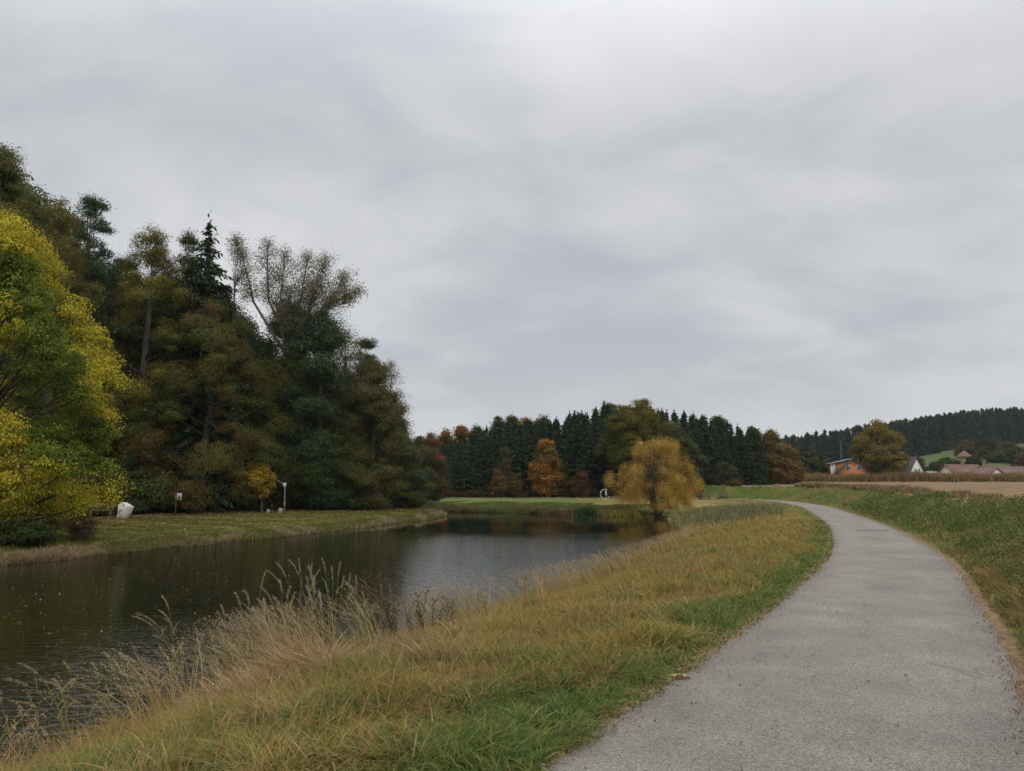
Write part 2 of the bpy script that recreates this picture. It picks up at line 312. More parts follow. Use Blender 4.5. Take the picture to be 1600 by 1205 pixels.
# ---- water
def build_water():
    m, nt, N, L = new_mat('pond_water'); out = N('ShaderNodeOutputMaterial'); p = N('ShaderNodeBsdfPrincipled'); L(p.outputs[0], out.inputs[0])
    p.inputs['Base Color'].default_value = (0.006, 0.008, 0.005, 1); p.inputs['Roughness'].default_value = 0.012; p.inputs['IOR'].default_value = 1.52
    tc = N('ShaderNodeTexCoord')
    def noise(scale, stretch, det=3, rz=0.0, rough=.5):
        mp = N('ShaderNodeMapping'); L(tc.outputs['Object'], mp.inputs[0]); mp.inputs['Scale'].default_value = stretch; mp.inputs['Rotation'].default_value = (0, 0, rz)
        n = N('ShaderNodeTexNoise'); L(mp.outputs[0], n.inputs['Vector']); n.inputs['Scale'].default_value = scale; n.inputs['Detail'].default_value = det; n.inputs['Roughness'].default_value = rough
        return n.outputs['Fac']
    rip = noise(5.0, (0.42, 1.25, 1), 3, 0.12); fine = noise(16, (0.5, 1.2, 1), 2, -0.2); gust = noise(0.055, (1, 1.1, 1), 2, 0.5)
    # the breeze ruffles the middle of the pond, the lee of the wooded bank is calmer
    mr = N('ShaderNodeMapRange'); mr.interpolation_type = 'SMOOTHSTEP'; sp = N('ShaderNodeSeparateXYZ'); L(tc.outputs['Object'], sp.inputs[0])
    gy_ = N('ShaderNodeMapRange'); L(sp.outputs['Y'], gy_.inputs['Value']); gy_.inputs['From Min'].default_value = 12; gy_.inputs['From Max'].default_value = 34; gy_.inputs['To Min'].default_value = .30; gy_.inputs['To Max'].default_value = 0
    gx_ = N('ShaderNodeMapRange'); L(sp.outputs['X'], gx_.inputs['Value']); gx_.inputs['From Min'].default_value = -9; gx_.inputs['From Max'].default_value = -3; gx_.inputs['To Min'].default_value = -.12; gx_.inputs['To Max'].default_value = .06
    g1 = N('ShaderNodeMath'); g1.operation = 'ADD'; L(gy_.outputs[0], g1.inputs[0]); L(gx_.outputs[0], g1.inputs[1]); g2 = N('ShaderNodeMath'); g2.operation = 'ADD'; L(g1.outputs[0], g2.inputs[0]); L(gust, g2.inputs[1])
    L(g2.outputs[0], mr.inputs['Value']); mr.inputs['From Min'].default_value = .62; mr.inputs['From Max'].default_value = .92; mr.inputs['To Min'].default_value = .03; mr.inputs['To Max'].default_value = 1.0
    my = N('ShaderNodeMapRange'); my.interpolation_type = 'SMOOTHSTEP'; L(sp.outputs['Y'], my.inputs['Value']); my.inputs['From Min'].default_value = 50; my.inputs['From Max'].default_value = 36; my.inputs['To Min'].default_value = .03; my.inputs['To Max'].default_value = .34
    mxx = N('ShaderNodeMath'); mxx.operation = 'MAXIMUM'; L(my.outputs[0], mxx.inputs[0]); L(mr.outputs[0], mxx.inputs[1])
    ad = N('ShaderNodeMath'); ad.operation = 'MULTIPLY_ADD'; L(fine, ad.inputs[0]); ad.inputs[1].default_value = .25; L(rip, ad.inputs[2])
    ml = N('ShaderNodeMath'); ml.operation = 'MULTIPLY'; L(ad.outputs[0], ml.inputs[0]); L(mxx.outputs[0], ml.inputs[1])
    b = N('ShaderNodeBump'); b.inputs['Strength'].default_value = 1.0; b.inputs['Distance'].default_value = 0.05; L(ml.outputs[0], b.inputs['Height']); L(b.outputs[0], p.inputs['Normal'])
    V = []; 
    xs = np.linspace(-60, 22, 83); ys = np.linspace(-16, 86, 103)
    gx, gy = np.meshgrid(xs, ys); V = np.c_[gx.ravel(), gy.ravel(), np.full(gx.size, WZ)]
    nx, ny = len(xs), len(ys); i = np.arange(ny-1)[:,None]*nx; j = np.arange(nx-1)[None]
    q = np.stack([i+j, i+j+1, i+nx+j+1, i+nx+j], -1).reshape(-1, 4)
    near = (inside(V[:, :2], water_poly) | (np.minimum(seg_dist(V[:, :2], near_s), seg_dist(V[:, :2], far_s)) < 1.5))
    q = q[near[q].any(1)]
    w = obj('water', mk_mesh('water', V, [q], None, True), m); tag(w, kind='structure')
build_water()
# ---- path
def build_path():
    m, nt, N, L = new_mat('asphalt'); out = N('ShaderNodeOutputMaterial'); p = N('ShaderNodeBsdfPrincipled'); L(p.outputs[0], out.inputs[0])
    p.inputs['Roughness'].default_value = 0.85; p.inputs['Specular IOR Level'].default_value = .3
    tc = N('ShaderNodeTexCoord')
    def ramp(src, a, b):
        cr = N('ShaderNodeValToRGB'); L(src, cr.inputs[0]); e = cr.color_ramp.elements; e[0].position, e[0].color = a[0], (*a[1], 1); e[1].position, e[1].color = b[0], (*b[1], 1); return cr.outputs[0]
    v = N('ShaderNodeTexVoronoi'); L(tc.outputs['Object'], v.inputs['Vector']); v.inputs['Scale'].default_value = 105
    sep = N('ShaderNodeSeparateColor'); L(v.outputs['Color'], sep.inputs[0])
    agg = ramp(sep.outputs[0], (0.0, (.105, .097, .086)), (1.0, (.285, .262, .232)))
    n = N('ShaderNodeTexNoise'); L(tc.outputs['Object'], n.inputs['Vector']); n.inputs['Scale'].default_value = 1.3; n.inputs['Detail'].default_value = 8; n.inputs['Roughness'].default_value = .65
    big = ramp(n.outputs['Fac'], (.3, (.80, .79, .78)), (.7, (1.12, 1.11, 1.10)))
    # worn lanes and a faded patch
    at = N('ShaderNodeAttribute'); at.attribute_name = 'Col'
    mx = N('ShaderNodeVectorMath'); mx.operation = 'MULTIPLY'; L(agg, mx.inputs[0]); L(big, mx.inputs[1])
    vc = N('ShaderNodeTexVoronoi'); vc.feature = 'DISTANCE_TO_EDGE'; vc.inputs['Scale'].default_value = .42; nd = N('ShaderNodeTexNoise'); L(tc.outputs['Object'], nd.inputs['Vector']); nd.inputs['Scale'].default_value = 1.6; nd.inputs['Detail'].default_value = 5
    wv = N('ShaderNodeVectorMath'); wv.operation = 'MULTIPLY_ADD'; L(nd.outputs['Color'], wv.inputs[0]); wv.inputs[1].default_value = (.9, .9, 0); L(tc.outputs['Object'], wv.inputs[2]); L(wv.outputs[0], vc.inputs['Vector'])
    ck = ramp(vc.outputs['Distance'], (.002, (.72, .71, .69)), (.007, (1, 1, 1)))
    n3 = N('ShaderNodeTexNoise'); L(tc.outputs['Object'], n3.inputs['Vector']); n3.inputs['Scale'].default_value = .33; n3.inputs['Detail'].default_value = 4
    ckm = N('ShaderNodeMix'); ckm.data_type = 'RGBA'; L(ramp(n3.outputs['Fac'], (.52, (0, 0, 0)), (.60, (1, 1, 1))), ckm.inputs['Factor']); ckm.inputs['A'].default_value = (1, 1, 1, 1); L(ck, ckm.inputs['B'])
    stn = ramp(n3.outputs['Fac'], (.35, (.90, .895, .89)), (.62, (1.07, 1.065, 1.05)))
    for extra in (ckm.outputs['Result'], stn):
        q_ = N('ShaderNodeVectorMath'); q_.operation = 'MULTIPLY'; L(mx.outputs[0], q_.inputs[0]); L(extra, q_.inputs[1]); mx = q_
    m2 = N('ShaderNodeVectorMath'); m2.operation = 'MULTIPLY'; L(mx.outputs[0], m2.inputs[0]); L(at.outputs['Color'], m2.inputs[1]); L(m2.outputs[0], p.inputs['Base Color'])
    b = N('ShaderNodeBump'); b.inputs['Strength'].default_value = .4; b.inputs['Distance'].default_value = .003; L(v.outputs['Distance'], b.inputs['Height']); L(b.outputs[0], p.inputs['Normal'])
    # cross-section rows
    c = []
    for i in range(len(path_c)-1):
        n_ = max(2, int(np.linalg.norm(path_c[i+1]-path_c[i])/0.25))
        for t in np.linspace(0, 1, n_, endpoint=False): c.append(path_c[i]*(1-t)+path_c[i+1]*t)
    c = np.array(c); d = unit(np.gradient(c, axis=0)); nrm = np.c_[d[:,1], -d[:,0]]
    u = np.linspace(-1, 1, 15); r = np.random.default_rng(5)
    s = np.arange(len(c))*0.25
    ed_l = (fbm(s, s*0, .7, 3)-.5)*.16; ed_r = (fbm(s+300, s*0+9, .7, 3)-.5)*.14
    half = HALF+0.02+np.where(u[None] < 0, ed_l[:,None]*abs(u[None])**4, ed_r[:,None]*abs(u[None])**4)
    P = c[:,None]+nrm[:,None]*(u[None, :, None]*half[:, :, None])
    z = zpath(P[...,1])+0.012*(1-u[None]**2)+0.0
    V = np.c_[P.reshape(-1, 2), z.ravel()]
    k = len(u); i = np.arange(len(c)-1)[:,None]*k; j = np.arange(k-1)[None]
    q = np.stack([i+j, i+j+1, i+k+j+1, i+k+j], -1).reshape(-1, 4)
    X, Y = V[:,0], V[:,1]; uu = np.tile(u, len(c))
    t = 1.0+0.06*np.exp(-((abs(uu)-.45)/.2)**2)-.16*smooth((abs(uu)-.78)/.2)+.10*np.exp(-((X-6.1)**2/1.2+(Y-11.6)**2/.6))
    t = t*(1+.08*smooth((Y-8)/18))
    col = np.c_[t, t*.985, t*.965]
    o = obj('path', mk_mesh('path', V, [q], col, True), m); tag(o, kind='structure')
build_path()
# ------------------------------------------------------------------ grass
def blades(name, P, z, h, w, lean, col, seg, r, bend=0.6, leandir=None, tipcol=None):
    """arched tapered blades; returns nothing, collects arrays"""
    n = len(P); a = r.random(n)*2*np.pi if leandir is None else leandir
    d = np.c_[np.cos(a), np.sin(a)]; face = r.random(n)*np.pi*2; s = np.c_[np.cos(face), np.sin(face)]
    ts = np.linspace(0, 1, seg+1)
    V = []
    for t in ts:
        out = lean*h*(t*(1-bend)+bend*t**2.2); up = h*(t-0.35*lean*t**2.4)
        cx = P[:,0]+d[:,0]*out; cy = P[:,1]+d[:,1]*out; cz = z+up
        ww = w*(1-t**1.6)*.5
        if t < 1: V.append(np.c_[cx-s[:,0]*ww, cy-s[:,1]*ww, cz]); V.append(np.c_[cx+s[:,0]*ww, cy+s[:,1]*ww, cz])
        else: V.append(np.c_[cx, cy, cz])
    V = np.stack(V, 1); m = V.shape[1]; base = np.arange(n)[:,None]*m
    quads = np.concatenate([base+np.array([[2*k, 2*k+1, 2*k+3, 2*k+2]]) for k in range(seg-1)]) if seg > 1 else np.zeros((0, 4), int)
    tris = base+np.array([[2*(seg-1), 2*(seg-1)+1, 2*seg]])
    C = np.repeat(col[:,None], m, 1)
    if tipcol is not None:
        tt = np.array([t for t in ts[:-1] for _ in (0, 1)]+[1.0])**1.5; C = C*(1-tt[None, :, None]*.6)+tipcol[:,None]*tt[None, :, None]*.6
    return V.reshape(-1, 3), quads, tris, C.reshape(-1, 3)
class Grass:
    def __init__(s): s.V = []; s.Q = []; s.T = []; s.C = []; s.n = 0
    def add(s, V, Q, T, C): s.V.append(V); s.Q.append(Q+s.n); s.T.append(T+s.n); s.C.append(C); s.n += len(V)
    def build(s, name):
        return mk_mesh(name, np.vstack(s.V), [np.vstack(s.Q), np.vstack(s.T)], np.vstack(s.C))
def scatter(n, r0, r1, p, r, half=50):
    """points around the camera, density ~ radius^-p"""
    a = np.radians(r.uniform(-half, half, n)); e = 2-p
    u = r.random(n); rr = (r0**e+u*(r1**e-r0**e))**(1/e)
    return np.c_[rr*np.sin(a), rr*np.cos(a)], rr
def meadow_colour(P, o, r):
    X, Y = P[:,0], P[:,1]; n = len(P)
    n1 = fbm(X, Y, 1.7); n2 = fbm(X+50, Y-20, .75); n3 = fbm(X-30, Y+70, 4.5); rnd = r.random(n)
    green = lerp(np.array((.10, .14, .03)), np.array((.19, .225, .06)), r.random(n)); green = lerp(green, np.array((.05, .10, .035)), (r.random(n) < .2)*.7)
    straw = lerp(STRAW*1.15, np.array((.40, .31, .15)), r.random(n)**2); rust = lerp(RUST, np.array((.30, .19, .08)), r.random(n)); yel = lerp(OLIVE*1.5, YEL, r.random(n))
    # how green: strong by the path, tufts elsewhere
    nearpath = smooth((.95+2.0*(n1-.5)-o.dp)/.8)
    lush = smooth((n2-.48)/.10)*smooth((9-Y)/4)*.42
    g = np.clip(nearpath*.78+smooth((n2-.60)/.12)*.45+lush+.16, 0, .95)
    c = straw.copy()
    pick = r.random(n)
    c = np.where((pick < .34+1.1*(n3-.5)+.14*smooth((o.dp-2)/3))[:,None], rust, c); c = np.where((pick > .50+.9*(n1-.5))[:,None], yel, c)
    c = np.where((rnd < g)[:,None], green, c)
    return c*(0.8+.4*r.random(n))[:,None], g
def build_grass():
    r = np.random.default_rng(11); G = Grass()
    for (n, r0, r1, seg) in ((330000, 2.2, 14, 3), (300000, 14, 45, 2), (150000, 45, 112, 1)):
        P, rr = scatter(n, r0, r1, 1.75, r, 48); o = survey(P)
        edge = o.dp+.22*(fbm(P[:,0], P[:,1], .30)-.35)
        keep = (~o.right) & (edge > .02) & (o.dw > .05) & (o.near | (o.dp < 4)) & (P[:,1] < 112) & ((P[:,1]<88)|(o.dp<5))
        P, rr = P[keep], rr[keep]; o = survey(P); c, g = meadow_colour(P, o, r); m = len(P)
        tall = smooth((2.2-o.dn)/2.0); tuft = fbm(P[:,0]+9, P[:,1]+3, .55, 2)
        pathlow = smooth(o.dp/.5)
        h = (.07+.11*r.random(m)+.17*smooth((tuft-.42)/.2)*r.random(m)+tall*.22*r.random(m))*(.45+.55*pathlow)*(1+.0035*rr)
        w = (.004+.005*r.random(m))*(1+rr/8)
        lean = .5+1.5*r.random(m)**1.2
        dirn = fbm(P[:,0], P[:,1], .45)*22+r.normal(size=m)*1.1
        G.add(*blades('g', P, o.z-.015, h, w, lean, c, seg, r, .5, dirn, c*1.1))
        # thin seed-head stems, reddish, over the unmown part
        k = r.random(m) < (.035 if seg > 1 else .03); k &= (o.dp > 1.2); mm = k.sum()
        G.add(*blades('s', P[k], o.z[k]-.01, (.25+.3*r.random(mm))*(1+.3*tall[k]), w[k]*.55, .2+.6*r.random(mm), lerp(RUST*1.1, STRAW*1.2, r.random(mm)), seg, r, .7))
    tag(obj('grass', G.build('grass'), M_grass), 'autumn meadow grass, green by the path and straw coloured towards the pond', 'grass', kind='stuff')
    # right-hand bank: green grass and herbs
    G = Grass()
    for (n, r0, r1, seg) in ((330000, 4.5, 24, 2), (200000, 24, 120, 1)):
        P, rr = scatter(n, r0, r1, 1.5, r, 46); o = survey(P)
        keep = o.right & (o.dp > .10+.12*fbm(P[:,0], P[:,1], .4)) & (~o.field) & (P[:,1] < 112) & (o.dp < 14); P, rr = P[keep], rr[keep]; o = survey(P); m = len(P)
        X, Y = P[:,0], P[:,1]; n1 = fbm(X, Y, 1.6); n2 = fbm(X+40, Y, .8); n3 = fbm(X, Y+90, 5)
        c = lerp(np.array((.085, .115, .03)), np.array((.165, .18, .055)), r.random(m)); br = smooth((n1-.48)/.12)*.55+.26+.5*smooth((o.dp-4.3)/1.2)+.35*smooth((Y-45)/30)
        pk = r.random(m) < br; c = np.where(pk[:,None], lerp(RUST*.8, STRAW*1.1, r.random(m)), c); c = c*(.75+.5*r.random(m))[:,None]
        tuft = smooth((n2-.42)/.2)
        h = (.07+.12*r.random(m)+.30*tuft*r.random(m)+.08*smooth((o.dp-4)/1.5))*(.4+.6*smooth(o.dp/.7))*(1+.003*rr)
        w = (.006+.006*r.random(m))*(1+rr/11)
        G.add(*blades('g', P, o.z-.015, h, w, .4+.8*r.random(m), c, seg, r, .5, n1*15+r.normal(size=m)*.8))
    tag(obj('bank_grass', G.build('bank_grass'), M_grass), 'rough green grass and herbs on the bank right of the path', 'grass', kind='stuff')
    # leafy herbs in the bank
    P, rr = scatter(420000, 5, 70, 1.6, r, 46); o = survey(P); X, Y = P[:,0], P[:,1]
    cl = fbm(X+7, Y-4, .9, 3)
    keep = o.right & (o.dp > .45) & (o.dp < 3.9+1.2*cl) & (~o.field) & (cl > .46); P, rr, cl = P[keep], rr[keep], cl[keep]; o = survey(P); m = len(P)
    hh = smooth((cl-.44)/.14)*(.10+.34*r.random(m))
    c = lerp(np.array((.055, .09, .022)), np.array((.135, .17, .05)), r.random(m)); bn = fbm(P[:,0]-20, P[:,1], 1.5) > .64; c = np.where((bn & (r.random(m) < .4))[:,None], np.array((.20, .15, .06)), c)
    sz = .022*(1+rr/14)
    me = leaves_mesh('bank_herbs', np.c_[P, o.z+hh], sz*1.25, sz*.8, c, r, .5, np.array((0, 0, .6)))
    tag(obj('bank_herbs', me, M_leaf), 'low leafy herbs growing in clumps over the right bank', 'herbs', kind='stuff')
    # far bank + left bank: turf, straw fringe at the waterline
    G = Grass()
    n = 330000; t = r.random(n); L = far_s; seg = r.integers(3, len(L)-6, n)
    base = L[seg]*(1-t[:,None])+L[seg+1]*t[:,None]; d = L[seg+1]-L[seg]; nr = unit(np.c_[-d[:,1], d[:,0]])*-1
    off = np.where(r.random(n) < .35, r.random(n)**1.5*1.4, r.random(n)**1.2*17)
    P = base+nr*off[:,None]; o = survey(P); k = (~o.ins) & (o.do < 20) & (o.dw > .02); P = P[k]
    P2 = base[k]; o = survey(P); m = len(P); X, Y = P[:,0], P[:,1]; rr = np.hypot(X, Y)
    left = (X < -5.5) & (Y < 78); fr = fbm(X, Y, 1.6); fringe = smooth((np.where(left, 1.1, 6.5)+np.where(left, 1.0, 7.0)*(fr-.5)-o.do)/np.where(left, .5, 2.0))
    sc = smooth((fbm(X+11, Y+5, 1.7)-.47)/.10)
    c = np.where(left[:,None], lerp(np.array((.085, .10, .02)), np.array((.15, .15, .035)), r.random(m)), lerp(np.array((.08, .13, .03)), np.array((.14, .16, .045)), r.random(m)))
    fc = np.where(left[:,None], lerp(np.array((.19, .14, .07)), np.array((.44, .35, .20)), r.random(m)), np.where((r.random(m) < .5)[:,None], lerp(np.array((.07, .11, .03)), np.array((.13, .16, .05)), r.random(m)), lerp(np.array((.16, .13, .05)), np.array((.30, .21, .11)), r.random(m))))
    pk = r.random(m) < fringe*(.3+.7*sc); c = np.where(pk[:,None], fc, c)
    lit = left & (r.random(m) < .55*smooth((o.do-8)/7)); c = np.where(lit[:,None], np.array((.13, .07, .035)), c); c = c*(.75+.5*r.random(m))[:,None]
    h = .05+.05*r.random(m)+fringe*(.05+.38*sc*r.random(m)*fbm(X, Y, .6)*1.5); h = np.where(left, h, h*1.25)
    G.add(*blades('g', P, o.z-.02, h, .012*(1+rr/14)*(.6+.8*r.random(m)), .25+.6*r.random(m), c, 1, r, .5))
    tag(obj('shore_grass', G.build('shore_grass'), M_grass), 'mown grass with a dry straw fringe along the opposite shore', 'grass', kind='stuff')
build_grass()
#@@TREES
# ------------------------------------------------------------------ trees
def pal(*cs): return np.array(cs, float)
OLV = pal((.085,.085,.018),(.12,.10,.022),(.06,.07,.016),(.15,.12,.03))
OLVBR = pal((.15,.17,.036),(.22,.18,.045),(.11,.14,.032),(.18,.13,.038))
DKG = pal((.07,.10,.03),(.095,.13,.038),(.05,.078,.026),(.125,.145,.042))
REDBR = pal((.25,.14,.048),(.17,.15,.04),(.27,.17,.052),(.12,.15,.036),(.19,.175,.045),(.14,.17,.04))
GOLD = pal((.40,.25,.065),(.34,.205,.055),(.44,.29,.09),(.26,.18,.05))
YELG = pal((.36,.30,.025),(.44,.34,.025),(.22,.23,.022),(.12,.16,.02),(.09,.125,.018))
PINE = pal((.06,.092,.048),(.08,.115,.058),(.045,.07,.04),(.10,.135,.062))
SPRUCE = pal((.034,.052,.028),(.05,.07,.036),(.028,.04,.023))
PALE = pal((.16,.14,.075),(.20,.17,.10),(.12,.12,.05),(.15,.12,.07))
ORANGE = pal((.42,.17,.03),(.34,.16,.03),(.46,.22,.05),(.22,.13,.03))
OLVBR *= np.array((.72, .80, .8)); REDBR *= np.array((.66, .74, .75)); DKG *= .82; PINE *= .88; GOLD *= np.array((1.1, 1.12, .95))
def profile(u, kind):
    if kind == 'round': return np.sin(np.pi*np.clip(u, 0, 1)**.85)**.55
    if kind == 'egg': return np.sin(np.pi*np.clip(u, 0, 1)**.62)**.7
    if kind == 'skirt': return np.clip(1.15*(1-u**2.2), 0, 1)**.8*(.75+.25*smooth(u/.15))
    if kind == 'cone': return (1-u)**.8*(.8+.2*smooth(u/.1))
    if kind == 'dome': return np.sqrt(np.clip(1-u**2.2, 0, 1))*(.55+.45*smooth(u/.45))
    if kind == 'ash': return np.interp(u, [0, .12, .4, .62, .8, .93, 1], [.72, .86, 1.0, .82, .52, .30, .12])
    if kind == 'fan': return np.sqrt(np.clip(1-u**2.3, 0, 1))*(.78+.22*smooth(u/.35))
    if kind == 'column': return np.sin(np.pi*np.clip(u, 0, 1)**.8)**.35
def crown_points(r, n, H, R, base, kind, shell, lumps, lob):
    """cluster centres on the outer, upper faces of a set of lobes that fill the crown's envelope"""
    span = H-base; lr = min(R, span*.5)
    u = (np.arange(lob)+r.random(lob))/lob; th = np.arange(lob)*2.4+r.normal(size=lob)*.5
    a = lr*min(1, (26/lob)**.3)*(.22+.20*r.random(lob))*(1.15-.45*u)*(1.6-shell)/1.1
    rad = np.maximum(profile(u, kind)*R*(1+lumps*.55*r.normal(size=lob).clip(-1.6, 1.3))-a*.8, 0)*(.72+.28*r.random(lob)); u2 = np.clip(u, a*.5/span, 1-a*.72/span)
    c = np.c_[rad*np.cos(th), rad*np.sin(th), base+span*u2]; a[-1] *= .8; c[-1, :2] *= .25; c[-1, 2] = H-a[-1]*.7
    q = min(5, lob-1)      # shoulders under the top lobe, so that it does not sit there like a ball on a stick
    for j in range(2, 2+q):
        aa = j*2.4; c[-j] = (a[-1]*(.15+.22*j)*math.cos(aa), a[-1]*(.15+.22*j)*math.sin(aa), H-a[-1]*(.9+.50*j)); a[-j] = max(a[-j], a[-1]*(.8+.06*j))
    k = r.choice(lob, n, p=a**1.7/np.sum(a**1.7)); out = c[k].copy(); out[:, 2] = 0; out = unit(out)
    d = r.normal(size=(n, 3))+out*.75; d[:, 2] += .3; d = unit(d); f = .72+.4*r.random(n); inner = r.random(n) < .16; f = np.where(inner, r.random(n)*.6, f)
    P = c[k]+d*(a[k]*f)[:,None]*np.array([1.05, 1.05, .98]); P[:, 2] = np.clip(P[:, 2], base*.9+.1, H)
    return P, d, k
def limb(mb, a, b, r0, r1, r, sag=.15, n=5, sides=5):
    t = np.linspace(0, 1, n)[:,None]; L = np.linalg.norm(b-a)
    m = (a+b)/2+np.array([0, 0, -sag*L])+r.normal(size=3)*L*.05
    P = (1-t)**2*a+2*t*(1-t)*m+t*t*b
    mb.tube(P, np.linspace(r0, r1, n), sides, cap=False)
def make_tree(H, R, palette, seed, kind='round', base=.15, nc=260, nl=90, ls=.16, cs=.55, shell=.6, lumps=.35, flat=.6, aspect=.55, needle=False, limbs=34, twigs=0, lob=22, tr=None, fade=None, lean=0.0, droop=0.0, stems=1, topcol=None, trunk_top=.82, bark=None, ledge=.0):
    """returns (crown mesh, trunk mesh); the tree stands at the origin, its height H"""
    r = np.random.default_rng(seed); b = base*H; C, Dn, lobe = crown_points(r, nc, H*.97, R, b, kind, shell, lumps, lob)
    C[:,0] += lean*C[:,2]
    nlv = r.poisson(nl, nc); nlv = np.maximum(nlv, 4); idx = np.repeat(np.arange(nc), nlv); n = len(idx)
    s = cs*(.6+.8*r.random(nc))
    off = unit(r.normal(size=(n, 3)))*(r.random((n, 1))**.5*1.45*np.where(r.random((n, 1)) < .1, 1.5, 1))*s[idx][:,None]; off[:,2] *= flat
    off[:,2] -= droop*np.hypot(off[:,0], off[:,1])
    P = C[idx]+off; P[:,2] = np.maximum(P[:,2], .12+.3*r.random(n))
    lk = r.integers(0, len(palette), lob); k = np.where(r.random(nc) < .6, lk[lobe], r.integers(0, len(palette), nc)); cc = palette[k]; swap = r.random(n) < .35
    col = np.where(swap[:,None], palette[r.integers(0, len(palette), n)], cc[idx])
    if topcol is not None:
        th = np.arctan2(C[:,1], C[:,0]); g = fbm(C[:,0]*.42+seed+C[:,1]*.3, C[:,2]*.42, 1, 2)+.16*(C[:,2]/H-.5); w = smooth((g-.47)/.07)[idx]*.88
        tc = np.asarray(topcol)[r.integers(0, len(topcol), n)]; col = np.where((r.random(n) < w)[:,None], tc, col)
    col = col*(.7+.6*r.random(n))[:,None]*(.8+.4*r.random(nc))[idx][:,None]
    if needle: crown = leaves_mesh('crown', P, ls*1.5, ls*.32, col, r, .25, np.array((0, 0, 1.)))
    else: crown = leaves_mesh('crown', P, ls*1.25, ls*1.25*aspect, col, r, .2 if droop == 0 else .5, np.array((0, 0, -1.)), nrm=unit(Dn[idx]*.6+unit(off)*.5+np.array([0, 0, .35])))
    mb = MB(); tr = tr or H*.016+.05
    if stems == 1:
        top = H*trunk_top; zz = np.linspace(-.4, top, 9); wob = np.cumsum(r.normal(size=(9, 2))*.07, axis=0)*min(1, H/15)
        T = np.c_[wob+np.c_[lean*zz, 0*zz], zz]; rr = tr*np.clip(1.25-zz/top, .12, 1)**.8; rr[0] *= 1.5; mb.tube(T, rr, 9)
        axis = lambda z: np.array([np.interp(z, zz, T[:,0]), np.interp(z, zz, T[:,1]), z])
        sel = r.choice(nc, min(limbs, nc), replace=False)
        for i in sel:
            c = C[i]; z0 = np.clip(c[2]-np.hypot(c[0], c[1])*(.55 if not needle else .15)-.3, b*.5+.3, top*.97); q = tr*np.clip(1.15-z0/top, .15, 1)*.42
            limb(mb, axis(z0), c, q, .02, r, .06)
            if twigs:
                near = np.argsort(np.linalg.norm(C-c, axis=1))[1:twigs+1]
                for j in near: limb(mb, c*.8+axis(z0)*.2, C[j], q*.3, .008, r, .03, 4, 3)
    else:
        for sidx in range(stems):
            th = 2*np.pi*sidx/stems+r.random()*.8; sp = R*(.35+.35*r.random()); top = H*(.5+.25*r.random())
            e = np.array([np.cos(th)*sp, np.sin(th)*sp, top]); a = np.array([np.cos(th)*.15, np.sin(th)*.15, -.2]); q = tr*(.5+.3*r.random()); limb(mb, a, e, q, q*.35, r, -.02, 7, 6)
            dist = np.linalg.norm(C-e, axis=1); m = a+(e-a)*.55
            for j in np.argsort(dist)[:max(4, limbs//stems)]: limb(mb, m+(e-m)*r.random()*.9, C[j], q*.33, .012, r, .03, 5, 4)
    return crown, mb.mesh('trunk', sm=True)
def make_spruce(H, R, seed, base=.04, levels=26, per=9, needle=.34, palette=SPRUCE):
    r = np.random.default_rng(seed); P = []; A = []; mb = MB(); mb.tube([(0, 0, -.4), (0, 0, H*.5), (0, 0, H*.97)], [H*.014+.04, H*.009+.02, .02], 6)
    D = []
    for z in np.linspace(base*H, H*.97, levels):
        u = z/H; rad = R*(1-u)**.92*(.75+.45*r.random())+.08
        nb = per if u < .8 else 5
        for k in range(nb):
            th = r.random()*2*np.pi; L = rad*(.7+.45*r.random()); up = .25*(u-.35)
            ns = max(3, int(L/(needle*.33))); t = np.linspace(.12, 1, ns)
            bx = np.c_[np.cos(th)*L*t, np.sin(th)*L*t, z+L*(up*t-.28*t*t+.10*t**4)]
            for q in range(4):
                P.append(bx+r.normal(size=bx.shape)*needle*.22-np.array([0, 0, .12*needle*q])); sg = np.array([np.cos(th+(.9 if q % 2 else -.9)), np.sin(th+(.9 if q % 2 else -.9)), -.35-.2*q]); A.append(np.broadcast_to(unit(sg), bx.shape))
        if 0 < u < .25: limb(mb, np.array([0, 0, z]), np.array([np.cos(th)*rad*.8, np.sin(th)*rad*.8, z-.25*rad]), .04, .01, r, 0, 3, 3)
    tip = np.linspace(H*.95, H*1.02, 8); P.append(np.c_[tip*0, tip*0, tip]+r.normal(size=(8, 3))*.05); A.append(np.broadcast_to(np.array([0, 0, 1.]), (8, 3)))
    P = np.vstack(P); A = np.vstack(A); n = len(P); col = palette[r.integers(0, len(palette), n)]*(.65+.8*r.random(n))[:,None]
    return leaves_mesh('crown', P, needle, needle*.34, col, r, .75, A), mb.mesh('trunk', sm=True)
def put_tree(name, label, cat, loc, meshes, mat=None, bark=None, group=None, rz=0, sc=1.0):
    root = empty(name, loc, rz, sc); tag(root, label, cat, group)
    obj('crown', meshes[0], mat or M_leaf, root); obj('trunk', meshes[1], bark or M_bark, root); return root
def plant(name, label, cat, px, top, hw, Y, palette, seed, kind='round', mat=None, bark=None, group=None, zb=None, ry=1.0, **k):
    """a tree whose crown reaches the top and half width measured in the photograph at distance Y"""
    x, _, zt = at_y(px, top, Y); z0 = gz(x, Y) if zb is None else zb; H = zt-z0; R = hw*Y/F*1.0
    return put_tree(name, label, cat, (x, Y, z0), make_tree(H, R, palette, seed, kind, **k), mat, bark, group)
